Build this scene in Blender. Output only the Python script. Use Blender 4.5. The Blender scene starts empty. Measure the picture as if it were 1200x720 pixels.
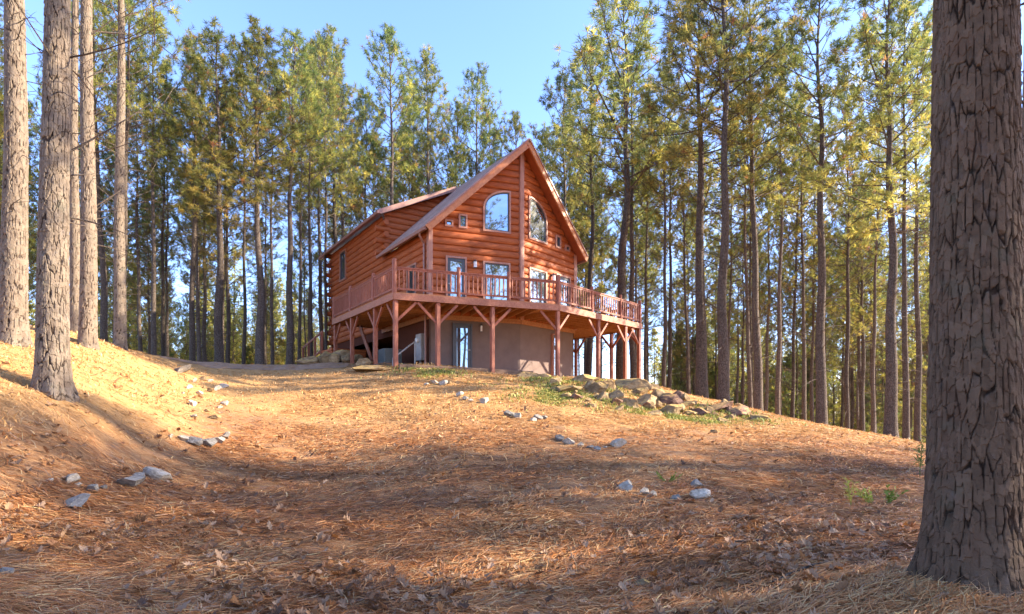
import bpy, math, random
import numpy as np
from mathutils import Vector, Matrix

rng = np.random.default_rng(7)
random.seed(7)
S = bpy.context.scene
COL = S.collection
PI = math.pi
R = math.radians

# ------------------------------------------------------------------ camera
FPX, HOR = 663.5, 483.0          # focal length / horizon row for a 1200 px wide picture
cam = bpy.data.cameras.new('camera')
cam.lens = 36 * FPX / 1200
cam.sensor_width = 36
cam.shift_y = (HOR - 360) / 1200
cam.clip_start = .05
cam.clip_end = 3000
camo = bpy.data.objects.new('camera', cam)
camo.location = (0, 0, 0)
camo.rotation_euler = (PI / 2, 0, 0)
COL.objects.link(camo)
S.camera = camo

# ------------------------------------------------------------------ noise helpers
def _h(ix, iy, iz, seed):
    n = (ix * 374761393 + iy * 668265263 + iz * 2147483647 + seed * 974711) & 0xffffffff
    n = ((n ^ (n >> 13)) * 1274126177) & 0xffffffff
    n = ((n ^ (n >> 16)) * 2246822519) & 0xffffffff
    n = n ^ (n >> 15)
    return n / 4294967295.0

def vnoise(x, y, z=None, seed=0):
    x = np.asarray(x, float); y = np.asarray(y, float)
    z = np.zeros_like(x) if z is None else np.asarray(z, float)
    xi = np.floor(x); yi = np.floor(y); zi = np.floor(z)
    fx, fy, fz = x - xi, y - yi, z - zi
    fx = fx * fx * (3 - 2 * fx); fy = fy * fy * (3 - 2 * fy); fz = fz * fz * (3 - 2 * fz)
    xi = xi.astype(np.int64); yi = yi.astype(np.int64); zi = zi.astype(np.int64)
    o = 0
    for a in (0, 1):
        for b in (0, 1):
            for c in (0, 1):
                w = (fx if a else 1 - fx) * (fy if b else 1 - fy) * (fz if c else 1 - fz)
                o = o + w * _h(xi + a, yi + b, zi + c, seed)
    return o * 2 - 1

def fbm(x, y, z=None, seed=0, oct=4):
    o, a = 0, 1.0
    for k in range(oct):
        s = 2.03 ** k
        o = o + a * vnoise(np.asarray(x) * s, np.asarray(y) * s, None if z is None else np.asarray(z) * s, seed + k)
        a *= .5
    return o / 1.9

def sstep(a, b, x):
    t = np.clip((x - a) / (b - a), 0, 1)
    return t * t * (3 - 2 * t)

# ------------------------------------------------------------------ mesh helpers
def mk_mesh(name, verts, faces, mats, smooth=False, col=None, mat_idx=None):
    """verts (n,3); faces an (m,k) array or a list of such arrays."""
    if not isinstance(faces, list):
        faces = [faces]
    faces = [np.asarray(f, np.int32) for f in faces if len(f)]
    me = bpy.data.meshes.new(name)
    verts = np.asarray(verts, np.float32)
    me.vertices.add(len(verts))
    me.vertices.foreach_set('co', verts.ravel())
    li = np.concatenate([f.ravel() for f in faces])
    tot = np.concatenate([np.full(len(f), f.shape[1], np.int32) for f in faces])
    st = np.concatenate([[0], np.cumsum(tot)[:-1]]).astype(np.int32)
    me.loops.add(len(li)); me.loops.foreach_set('vertex_index', li)
    me.polygons.add(len(tot)); me.polygons.foreach_set('loop_start', st); me.polygons.foreach_set('loop_total', tot)
    if mat_idx is not None:
        me.polygons.foreach_set('material_index', np.asarray(mat_idx, np.int32))
    me.polygons.foreach_set('use_smooth', np.full(len(tot), bool(smooth)))
    if col is not None:
        at = me.color_attributes.new('tint', 'FLOAT_COLOR', 'POINT')
        c = np.ones((len(verts), 4), np.float32)
        c[:, :col.shape[1]] = col
        at.data.foreach_set('color', c.ravel())
    for m in (mats if isinstance(mats, (list, tuple)) else [mats]):
        me.materials.append(m)
    me.update(calc_edges=True)
    me.validate()
    return me

def link(name, me, parent=None, loc=None):
    o = bpy.data.objects.new(name, me)
    COL.objects.link(o)
    if parent is not None:
        o.parent = parent
    if loc is not None:
        o.location = loc
    return o

def tag(o, label=None, cat=None, group=None, kind=None):
    if label: o['label'] = label
    if cat: o['category'] = cat
    if group: o['group'] = group
    if kind: o['kind'] = kind
    return o

def thing(name, label, cat, loc=(0, 0, 0), rz=0, group=None):
    o = bpy.data.objects.new(name, None)
    o.empty_display_size = .3
    COL.objects.link(o)
    o.location = loc
    o.rotation_euler = (0, 0, rz)
    return tag(o, label, cat, group)

class MB:
    """collects boxes, bars and tubes and links them as ONE mesh object"""
    def __init__(s):
        s.v = []; s.f = []; s.n = 0
    def add(s, v, f):
        s.v += [tuple(p) for p in v]
        s.f += [tuple(i + s.n for i in q) for q in f]
        s.n += len(v)
        return s
    def box(s, a, b):
        x0, y0, z0 = [min(i, j) for i, j in zip(a, b)]; x1, y1, z1 = [max(i, j) for i, j in zip(a, b)]
        return s.add([(x0, y0, z0), (x1, y0, z0), (x1, y1, z0), (x0, y1, z0), (x0, y0, z1), (x1, y0, z1), (x1, y1, z1), (x0, y1, z1)],
                     [(3, 2, 1, 0), (4, 5, 6, 7), (0, 1, 5, 4), (1, 2, 6, 5), (2, 3, 7, 6), (3, 0, 4, 7)])
    def bar(s, p, q, w, h, up=(0, 0, 1)):
        """rectangular bar from p to q; w sideways, h along up"""
        p, q = Vector(p), Vector(q); d = (q - p).normalized(); u = Vector(up)
        if abs(d.dot(u)) > .99: u = Vector((0, 1, 0))
        sd = d.cross(u).normalized() * w / 2; uu = sd.cross(d).normalized() * h / 2
        c = [p - sd - uu, p + sd - uu, p + sd + uu, p - sd + uu, q - sd - uu, q + sd - uu, q + sd + uu, q - sd + uu]
        return s.add(c, [(0, 1, 2, 3), (7, 6, 5, 4), (1, 0, 4, 5), (2, 1, 5, 6), (3, 2, 6, 7), (0, 3, 7, 4)])
    def prism(s, poly, off):
        """polygon (3d points) pushed along off"""
        off = Vector(off); n = len(poly); a = [Vector(p) for p in poly]; b = [p + off for p in a]
        return s.add(a + b, [tuple(range(n - 1, -1, -1)), tuple(range(n, 2 * n))] + [(i, (i + 1) % n, n + (i + 1) % n, n + i) for i in range(n)])
    def tube(s, pts, rad, seg=8):
        pts = [Vector(p) for p in pts]; rad = rad if isinstance(rad, (list, tuple)) else [rad] * len(pts)
        vs = []; fs = []
        for i, p in enumerate(pts):
            d = (pts[min(i + 1, len(pts) - 1)] - pts[max(i - 1, 0)]).normalized()
            u = Vector((0, 0, 1)) if abs(d.z) < .9 else Vector((1, 0, 0))
            a = d.cross(u).normalized(); b = d.cross(a)
            vs += [p + (a * math.cos(2 * PI * k / seg) + b * math.sin(2 * PI * k / seg)) * rad[i] for k in range(seg)]
        for i in range(len(pts) - 1):
            fs += [(i * seg + k, i * seg + (k + 1) % seg, (i + 1) * seg + (k + 1) % seg, (i + 1) * seg + k) for k in range(seg)]
        m = (len(pts) - 1) * seg
        fs += [tuple(range(seg - 1, -1, -1)), tuple(range(m, m + seg))]
        return s.add(vs, fs)
    def build(s, name, mat, parent=None, bevel=0, smooth=False):
        me = bpy.data.meshes.new(name)
        me.from_pydata([tuple(p) for p in s.v], [], s.f)
        me.materials.append(mat)
        if smooth:
            for p in me.polygons: p.use_smooth = True
        import bmesh
        bm = bmesh.new(); bm.from_mesh(me)
        bmesh.ops.recalc_face_normals(bm, faces=bm.faces[:])
        if bevel:
            bmesh.ops.bevel(bm, geom=bm.edges[:], offset=bevel, segments=1, affect='EDGES', clamp_overlap=True)
        bm.to_mesh(me); bm.free()
        return link(name, me, parent)

# ------------------------------------------------------------------ materials
class NT:
    def __init__(s, name):
        s.m = bpy.data.materials.new(name); s.m.use_nodes = True
        s.t = s.m.node_tree; s.t.nodes.clear()
        s.out = s.n('ShaderNodeOutputMaterial')
    def n(s, typ, **kw):
        x = s.t.nodes.new(typ)
        for k, v in kw.items():
            if k.startswith('i_'):
                k = k[2:]
                x.inputs[int(k) if k.isdigit() else k.replace('_', ' ')].default_value = v
            else:
                setattr(x, k, v)
        return x
    def l(s, a, ao, b, bi):
        s.t.links.new(a.outputs[ao], b.inputs[bi])
    def ramp(s, src, so, stops):
        r = s.n('ShaderNodeValToRGB')
        e = r.color_ramp.elements
        while len(e) < len(stops): e.new(.5)
        for el, (p, c) in zip(e, stops):
            el.position = p
            el.color = (c, c, c, 1) if isinstance(c, (int, float)) else (*c, 1)
        s.l(src, so, r, 0)
        return r
    def coords(s, scale=(1, 1, 1), kind='Object'):
        tc = s.n('ShaderNodeTexCoord'); mp = s.n('ShaderNodeMapping')
        mp.inputs['Scale'].default_value = scale
        s.l(tc, kind, mp, 0)
        return mp
    def noise(s, mp, scale, detail=6, rough=.6, dist=0):
        x = s.n('ShaderNodeTexNoise'); x.inputs['Scale'].default_value = scale
        x.inputs['Detail'].default_value = detail; x.inputs['Roughness'].default_value = rough
        x.inputs['Distortion'].default_value = dist
        s.l(mp, 0, x, 'Vector')
        return x
    def mix(s, a, ao, b, bo, fac=None, fo=0, blend='MIX', f=.5):
        x = s.n('ShaderNodeMix', data_type='RGBA', blend_type=blend)
        x.inputs[0].default_value = f
        if fac is not None: s.l(fac, fo, x, 0)
        for nd, o, i in ((a, ao, 6), (b, bo, 7)):
            if isinstance(nd, tuple): x.inputs[i].default_value = (*nd, 1)
            else: s.l(nd, o, x, i)
        return x

def bsdf(nt, rough=.7, spec=.3):
    p = nt.n('ShaderNodeBsdfPrincipled')
    p.inputs['Roughness'].default_value = rough
    p.inputs['Specular IOR Level'].default_value = spec
    nt.l(p, 0, nt.out, 0)
    return p

def mat_basic(name, c0, c1, scale=(1, 1, 1), ns=4, rough=.6, bump=.2, bd=.01, spec=.3, metal=0, detail=7):
    nt = NT(name); mp = nt.coords(scale); nz = nt.noise(mp, ns, detail)
    rp = nt.ramp(nz, 0, [(.3, c0), (.7, c1)])
    p = bsdf(nt, rough, spec); p.inputs['Metallic'].default_value = metal
    nt.l(rp, 0, p, 'Base Color')
    if bump:
        b = nt.n('ShaderNodeBump'); b.inputs['Strength'].default_value = bump; b.inputs['Distance'].default_value = bd
        nt.l(nz, 0, b, 'Height'); nt.l(b, 0, p, 'Normal')
    return nt.m

def mat_wood(name, c0, c1, c2, grain=(1, 1, 1), rough=.5, spec=.4, var=.25):
    """stained timber: fine streaks, a few darker blotches, a different tone for each mesh"""
    nt = NT(name)
    mp = nt.coords(grain); n1 = nt.noise(mp, 5, 8, .65, .4)
    mp2 = nt.coords((1, 1, 1)); n2 = nt.noise(mp2, 1.3, 5)
    rp = nt.ramp(n1, 0, [(.28, c0), (.5, c1), (.75, c2)])
    dk = nt.mix(rp, 0, (c0[0] * .6, c0[1] * .55, c0[2] * .5), 0, nt.ramp(n2, 0, [(.5, 0.0), (.8, .55)]), 0)
    p = bsdf(nt, rough, spec)
    nt.l(dk, 2, p, 'Base Color')
    b = nt.n('ShaderNodeBump'); b.inputs['Strength'].default_value = .25; b.inputs['Distance'].default_value = .01
    nt.l(n1, 0, b, 'Height'); nt.l(b, 0, p, 'Normal')
    return nt.m

M = {}
M['log'] = mat_wood('stained_log', (.25, .054, .014), (.38, .096, .026), (.51, .165, .05), (.5, .5, 9), rough=.6, spec=.25)
M['deck_wood'] = mat_wood('deck_stain', (.24, .08, .04), (.35, .135, .07), (.45, .2, .115), (3, 3, 3))
M['rail_wood'] = mat_wood('rail_stain', (.19, .048, .02), (.28, .082, .038), (.39, .145, .075), (4, 4, 1))
M['joist_wood'] = mat_wood('joist_pine', (.28, .10, .032), (.39, .165, .055), (.48, .23, .09), (3, 3, 3))
M['trim'] = mat_wood('trim_board', (.32, .135, .085), (.41, .19, .125), (.5, .26, .18), (4, 4, .6))
M['fascia'] = mat_wood('fascia_board', (.40, .13, .045), (.5, .19, .07), (.58, .25, .1), (2, 2, 2))
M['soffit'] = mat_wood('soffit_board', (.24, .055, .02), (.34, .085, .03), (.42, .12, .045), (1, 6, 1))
M['stucco'] = mat_basic('painted_foundation', (.165, .118, .10), (.205, .148, .125), ns=3, rough=.85, bump=.15, bd=.01)
M['dark_metal'] = mat_basic('dark_metal', (.035, .035, .04), (.05, .05, .055), ns=6, rough=.4, bump=0, spec=.5)
M['grey_metal'] = mat_basic('grey_metal', (.36, .35, .33), (.44, .43, .41), ns=6, rough=.45, bump=.05, spec=.5)
M['gutter'] = mat_basic('gutter_metal', (.28, .13, .09), (.34, .17, .12), ns=6, rough=.4, bump=0, spec=.5)
M['dark_frame'] = mat_basic('dark_door_frame', (.05, .05, .055), (.075, .075, .08), ns=5, rough=.4, bump=0, spec=.5)
M['white_glass'] = mat_basic('frosted_glass', (.75, .74, .7), (.8, .79, .76), ns=5, rough=.3, bump=0)
M['timber'] = mat_wood('weathered_timber', (.12, .075, .05), (.19, .12, .08), (.27, .19, .13), (1, 1, 8), rough=.85, spec=.1)

def mat_glass():
    nt = NT('window_glass')
    d = nt.n('ShaderNodeBsdfPrincipled'); d.inputs['Base Color'].default_value = (.02, .025, .03, 1); d.inputs['Roughness'].default_value = .2
    g = nt.n('ShaderNodeBsdfGlossy'); g.inputs['Roughness'].default_value = .015; g.inputs['Color'].default_value = (.78, .92, 1, 1)
    mp = nt.coords(); nz = nt.noise(mp, .9, 1)
    b = nt.n('ShaderNodeBump'); b.inputs['Strength'].default_value = .05; b.inputs['Distance'].default_value = .05
    nt.l(nz, 0, b, 'Height'); nt.l(b, 0, g, 'Normal')
    mx = nt.n('ShaderNodeMixShader'); mx.inputs[0].default_value = .4
    nt.l(d, 0, mx, 1); nt.l(g, 0, mx, 2); nt.l(mx, 0, nt.out, 0)
    return nt.m
M['glass'] = mat_glass()

def mat_shingle():
    nt = NT('roof_shingle')
    mp = nt.coords(); br = nt.n('ShaderNodeTexBrick')
    br.inputs['Scale'].default_value = 1; br.inputs['Brick Width'].default_value = .3; br.inputs['Row Height'].default_value = .14
    br.inputs['Mortar Size'].default_value = .006
    br.inputs['Color1'].default_value = (.42, .265, .20, 1); br.inputs['Color2'].default_value = (.53, .35, .27, 1); br.inputs['Mortar'].default_value = (.24, .15, .11, 1)
    nt.t.nodes.remove(mp)
    uv = nt.n('ShaderNodeUVMap'); nt.l(uv, 0, br, 'Vector')
    mp2 = nt.coords(); nz = nt.noise(mp2, 40, 4); n2 = nt.noise(mp2, .9, 5)
    m1 = nt.mix(br, 0, nt.ramp(nz, 0, [(.3, .72), (.7, 1.0)]), 0, blend='MULTIPLY', f=1)
    m2 = nt.mix(m1, 2, nt.ramp(n2, 0, [(.35, .8), (.7, 1.1)]), 0, blend='MULTIPLY', f=1)
    p = bsdf(nt, .9, .15); nt.l(m2, 2, p, 'Base Color')
    b = nt.n('ShaderNodeBump'); b.inputs['Strength'].default_value = .5; b.inputs['Distance'].default_value = .02
    nt.l(br, 1, b, 'Height'); b.invert = True
    nt.l(b, 0, p, 'Normal')
    return nt.m
M['shingle'] = mat_shingle()

def mat_bark(name, c_dark, c_mid, c_light, attr=False, sc=1.0, rust=.4, grey=.45):
    nt = NT(name)
    mp = nt.coords((1, 1, 1)); mpv = nt.coords((1, 1, .32))
    if attr:
        # red channel of the bark relief = height of the plate, green = tone of the plate, blue = painted edge shade
        at = nt.n('ShaderNodeAttribute', attribute_name='tint'); sp = nt.n('ShaderNodeSeparateColor'); nt.l(at, 'Color', sp, 0)
        nz = nt.noise(mp, 22, 8, .7); nz2 = nt.noise(mp, 90, 5, .7)
        ma = nt.n('ShaderNodeMath', operation='MULTIPLY_ADD'); ma.inputs[1].default_value = .5
        nt.l(nz, 0, ma, 0); nt.l(sp, 1, ma, 2)
        plate = nt.ramp(ma, 0, [(.2, c_mid), (.5, tuple(.5 * (a + b) for a, b in zip(c_mid, c_light))), (.95, c_light)])
        c = nt.mix(c_dark, 0, plate, 0, nt.ramp(sp, 0, [(.08, 0.0), (.45, 1.0)]), 0)
        c = nt.mix(c, 2, nt.ramp(sp, 2, [(.0, .45), (.6, 1.0)]), 0, blend='MULTIPLY', f=1)  # plate edges darkened in the colour, standing in for crevice shade
        nv = nt.noise(nt.coords((1, 1, .5)), 7, 5, .6); c = nt.mix(c, 2, (.11, .058, .034), 0, nt.ramp(nv, 0, [(.52, 0.0), (.7, rust)]), 0)
        nw = nt.noise(nt.coords((1, 1, .6)), 13, 6, .7); c = nt.mix(c, 2, (.22, .20, .185), 0, nt.ramp(nw, 0, [(.56, 0.0), (.72, grey)]), 0)
        # lichen and algae
        nl = nt.noise(mp, 3.2, 6, .65)
        c = nt.mix(c, 2, (.10, .105, .07), 0, nt.ramp(nl, 0, [(.56, 0.0), (.72, .45)]), 0)
        p = bsdf(nt, .9, .15); nt.l(c, 2, p, 'Base Color')
        b = nt.n('ShaderNodeBump'); b.inputs['Strength'].default_value = .8; b.inputs['Distance'].default_value = .012
        add = nt.n('ShaderNodeMath', operation='MULTIPLY_ADD'); add.inputs[1].default_value = .4
        nt.l(nz2, 0, add, 0); nt.l(nz, 0, add, 2)
        nt.l(add, 0, b, 'Height'); nt.l(b, 0, p, 'Normal')
    else:
        vo = nt.n('ShaderNodeTexVoronoi', feature='DISTANCE_TO_EDGE'); vo.inputs['Scale'].default_value = 24 * sc
        nz = nt.noise(mpv, 9, 7, .7)
        ad = nt.n('ShaderNodeMixRGB'); ad.blend_type = 'ADD'; ad.inputs[0].default_value = .12
        nt.l(mpv, 0, ad, 1); nt.l(nz, 1, ad, 2); nt.l(ad, 0, vo, 'Vector')
        oi = nt.n('ShaderNodeObjectInfo')
        plate = nt.ramp(nz, 0, [(.3, c_mid), (.7, c_light)])
        c = nt.mix(c_dark, 0, plate, 0, nt.ramp(vo, 0, [(.0, 0.0), (.16, 1.0)]), 0)
        br = nt.n('ShaderNodeHueSaturation'); nt.l(c, 2, br, 'Color')
        mr = nt.n('ShaderNodeMapRange'); mr.inputs[3].default_value = .65; mr.inputs[4].default_value = 1.2
        nt.l(oi, 'Random', mr, 0); nt.l(mr, 0, br, 'Value')
        p = bsdf(nt, .9, .15); nt.l(br, 0, p, 'Base Color')
        b = nt.n('ShaderNodeBump'); b.inputs['Strength'].default_value = .9; b.inputs['Distance'].default_value = .03
        nt.l(vo, 0, b, 'Height'); nt.l(b, 0, p, 'Normal')
    return nt.m
M['bark'] = mat_bark('pine_bark', (.05, .036, .027), (.115, .087, .066), (.20, .158, .122))
M['bark_relief'] = mat_bark('pine_bark_plates', (.024, .015, .009), (.054, .035, .021), (.145, .095, .058), attr=True, grey=.2)
M['bark_relief_pale'] = mat_bark('pale_pine_bark_plates', (.038, .025, .017), (.105, .075, .053), (.205, .16, .115), attr=True, rust=.15)

def mat_foliage(name, transl=.4, hue=True, gain=1.0):
    nt = NT(name)
    at = nt.n('ShaderNodeAttribute', attribute_name='tint')
    src, so = at, 'Color'
    if hue:
        oi = nt.n('ShaderNodeObjectInfo')
        mr = nt.n('ShaderNodeMapRange'); mr.inputs[3].default_value = .475; mr.inputs[4].default_value = .515
        nt.l(oi, 'Random', mr, 0)
        ml = nt.n('ShaderNodeMath', operation='MULTIPLY'); ml.inputs[1].default_value = 7.31; nt.l(oi, 'Random', ml, 0)
        fr = nt.n('ShaderNodeMath', operation='FRACT'); nt.l(ml, 0, fr, 0)
        mv = nt.n('ShaderNodeMapRange'); mv.inputs[3].default_value = .8 * gain; mv.inputs[4].default_value = 1.25 * gain; nt.l(fr, 0, mv, 0)
        hs = nt.n('ShaderNodeHueSaturation'); nt.l(mr, 0, hs, 'Hue'); nt.l(mv, 0, hs, 'Value'); nt.l(at, 'Color', hs, 'Color')
        src, so = hs, 0
    p = nt.n('ShaderNodeBsdfPrincipled'); p.inputs['Roughness'].default_value = .55; p.inputs['Specular IOR Level'].default_value = .25
    nt.l(src, so, p, 'Base Color')
    tr = nt.n('ShaderNodeBsdfTranslucent'); nt.l(src, so, tr, 'Color')
    mx = nt.n('ShaderNodeMixShader'); mx.inputs[0].default_value = transl
    nt.l(p, 0, mx, 1); nt.l(tr, 0, mx, 2); nt.l(mx, 0, nt.out, 0)
    return nt.m
M['needles'] = mat_foliage('pine_needles', .6, gain=1.12)
M['straw'] = mat_foliage('dry_straw', .2, hue=False)

def mat_rock(name, c0, c1, c2, top=None):
    nt = NT(name)
    mp = nt.coords(); n1 = nt.noise(mp, 2.2, 9, .65, .3); n2 = nt.noise(mp, 9, 8, .7)
    rp = nt.ramp(n1, 0, [(.3, c0), (.52, c1), (.7, c2)])
    c = nt.mix(rp, 0, nt.ramp(n2, 0, [(.3, .55), (.65, 1.05)]), 0, blend='MULTIPLY', f=1)
    if top:
        ge = nt.n('ShaderNodeNewGeometry'); sx = nt.n('ShaderNodeSeparateXYZ'); nt.l(ge, 'True Normal', sx, 0)
        tn = nt.noise(nt.coords(kind='Generated'), 4, 6, .7); ad = nt.n('ShaderNodeMath', operation='MULTIPLY_ADD'); ad.inputs[1].default_value = 1.2
        nt.l(tn, 0, ad, 0); nt.l(sx, 2, ad, 2)
        c = nt.mix(c, 2, top, 0, nt.ramp(ad, 0, [(.9, 0.0), (.98, .85)]), 0)
        ad2 = nt.n('ShaderNodeMath', operation='MULTIPLY'); ad2.inputs[1].default_value = .72; nt.l(ad, 0, ad2, 0)
        nt.t.links.new(ad2.outputs[0], [x for x in nt.t.nodes if x.bl_idname == 'ShaderNodeValToRGB'][-1].inputs[0])
    oi = nt.n('ShaderNodeObjectInfo'); mr = nt.n('ShaderNodeMapRange'); mr.inputs[3].default_value = .7; mr.inputs[4].default_value = 1.15
    nt.l(oi, 'Random', mr, 0)
    hs = nt.n('ShaderNodeHueSaturation'); nt.l(mr, 0, hs, 'Value'); nt.l(c, 2, hs, 'Color')
    p = bsdf(nt, .85, .25); nt.l(hs, 0, p, 'Base Color')
    b = nt.n('ShaderNodeBump'); b.inputs['Strength'].default_value = .7; b.inputs['Distance'].default_value = .05
    nt.l(n2, 0, b, 'Height'); nt.l(b, 0, p, 'Normal')
    return nt.m
M['rock_white'] = mat_rock('white_quartz', (.38, .30, .20), (.64, .54, .40), (.80, .71, .56))
M['rock_grey'] = mat_rock('blue_grey_stone', (.22, .19, .15), (.34, .30, .24), (.48, .43, .35))
M['rock_tan'] = mat_rock('tan_boulder', (.16, .10, .05), (.37, .245, .12), (.52, .375, .20), (.50, .32, .10))
M['rock_red'] = mat_rock('red_brown_slab', (.12, .06, .04), (.24, .13, .085), (.36, .22, .14), (.46, .27, .10))

# ------------------------------------------------------------------ terrain
CP = np.array([
 (0,0,-1.62),(0,4,-1.47),(0,8,-.98),(0,12,-.38),(0,16,.42),(0,20,1.2),(.5,21.8,1.42),
 (1.5,24,1.4),(-3.5,20.6,1.70),(-5,24,2.05),(-8,26.5,2.3),(-6,32,2.3),(5,28,1.1),(4,34,.2),(-1,38,1.2),
 (-8,24,2.06),(-12,24,2.05),(-11.4,20,1.32),(-14,30,1.5),(-10,30,1.9),(-20,40,.2),(-40,60,-2),
 (-9,19.5,1.2),(-6,16,.5),(-7.9,15,.22),(-5.7,10.4,-.52),(-5.1,7.8,-.88),(-4.6,6,-.98),(-4.1,4.5,-1.15),
 (-6.1,7.5,.1),(-9.7,11,1.35),(-11.6,15.5,2.1),(-13.8,20,2.3),(-8,10,.75),(-10.4,16,1.5),(-11.6,18.5,1.6),
 (-7,6.2,.1),(-6.4,9,.08),(-5.7,8.6,-.5),(-5.6,6,-.4),(-12,8,1.5),(-20,12,2.5),(-20,20,2.6),(-25,30,1.5),
 (-3,4,-1.25),(-6.5,3,-.4),(-10,2,.3),
 (2.9,3.6,-1.1),(2.5,6,-1.25),(4.8,8,-1.15),(7.9,11,-.95),(6,11,-.75),(7.6,14,-.46),(10.7,16,-.8),(10.9,20,-.45),
 (7.5,20,.33),(6.4,19,.45),(9.5,22,-.15),(3,18,.78),(5.1,17,-.18),(4,20.5,1.15),(4.5,12.5,-.5),
 (14,22,-1.2),(20,30,-3),(15,40,-3.2),(30,20,-3),(40,60,-7),(8,45,-2),(0,70,-4),(60,100,-10),(-60,100,-6),(0,100,-7),
 (6,3,-1.3),(10,5,-1.5),(15,8,-1.9),(20,12,-2.3),(0,-10,-2.6),(-10,-10,-2),(10,-10,-2.6),(0,-40,-5),(-40,0,1.5),(40,0,-3.5),
 (400,0,-14),(-400,0,-12),(0,400,-14),(0,-400,-12),(300,300,-14),(-300,300,-14),(300,-300,-12),(-300,-300,-12),
], float)
def _k(d): return np.sqrt(d * d + .6)
_n = len(CP)
_d = np.hypot(CP[:, None, 0] - CP[None, :, 0], CP[:, None, 1] - CP[None, :, 1])
_A = np.zeros((_n + 3, _n + 3)); _A[:_n, :_n] = _k(_d) - np.eye(_n) * .35
_A[:_n, _n] = 1; _A[:_n, _n + 1:] = CP[:, :2]; _A[_n:, :_n] = _A[:_n, _n:].T
_w = np.linalg.solve(_A, np.concatenate([CP[:, 2], np.zeros(3)]))
def ground(x, y, fine=True):
    x = np.atleast_1d(np.asarray(x, float)); y = np.atleast_1d(np.asarray(y, float)); sh = x.shape
    xf, yf = x.ravel(), y.ravel(); z = np.empty_like(xf)
    for i in range(0, len(xf), 20000):
        a, b = xf[i:i + 20000], yf[i:i + 20000]
        z[i:i + 20000] = _k(np.hypot(a[:, None] - CP[:, 0], b[:, None] - CP[:, 1])) @ _w[:_n] + _w[_n] + a * _w[_n + 1] + b * _w[_n + 2]
    if fine:
        z = z + .05 * vnoise(xf * .9, yf * .9, seed=3) + .025 * vnoise(xf * 2.7, yf * 2.7, seed=4) + .012 * vnoise(xf * 7, yf * 7, seed=5)
    for bx, by, bh, br in BUMPS: z = z + bh * np.exp(-((xf - bx) ** 2 + (yf - by) ** 2) / (br * br))
    return z.reshape(sh)
BUMPS = [(2.92, 3.62, .10, .75)]
def gz(x, y): return float(ground(x, y)[0])
def at_px(x, y, far=45):
    """the ground point seen at a pixel of the 1200 x 720 photograph"""
    Y = np.arange(2.5, far, .02)
    zz = ground((x - 600) / FPX * Y, Y); ray = (HOR - y) / FPX * Y
    hit = np.nonzero(zz >= ray)[0]
    Yh = Y[hit[0]] if len(hit) else 24.
    return ((x - 600) / FPX * Yh, Yh, gz((x - 600) / FPX * Yh, Yh))
def at_d(x, Y): X = (x - 600) / FPX * Y; return (X, Y, gz(X, Y))

def mound_sun_mask(x, y):   # dry yellow grass: the left bank; sunlight painted on the strip below the cabin
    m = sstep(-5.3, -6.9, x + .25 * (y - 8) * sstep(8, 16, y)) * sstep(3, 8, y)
    m2 = sstep(11.5, 14.5, y) * .78  # yellow of the sunlit strip put into the ground colour
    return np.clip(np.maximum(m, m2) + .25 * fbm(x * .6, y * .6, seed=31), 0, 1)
def green_mask(x, y):
    g = 0
    for cx, cy, r in ((1.9, 18.2, 1.5), (3.3, 16.6, 1.2), (-3.0, 19.3, .9), (4.9, 15.9, 1.0), (6.6, 17, .9), (1.0, 16.5, 1.0)):
        g = g + np.exp(-((x - cx) ** 2 + (y - cy) ** 2) / (r * r))
    return np.clip(g * (.34 + .8 * fbm(x * 1.7, y * 1.7, seed=44)), 0, 1)

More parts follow.
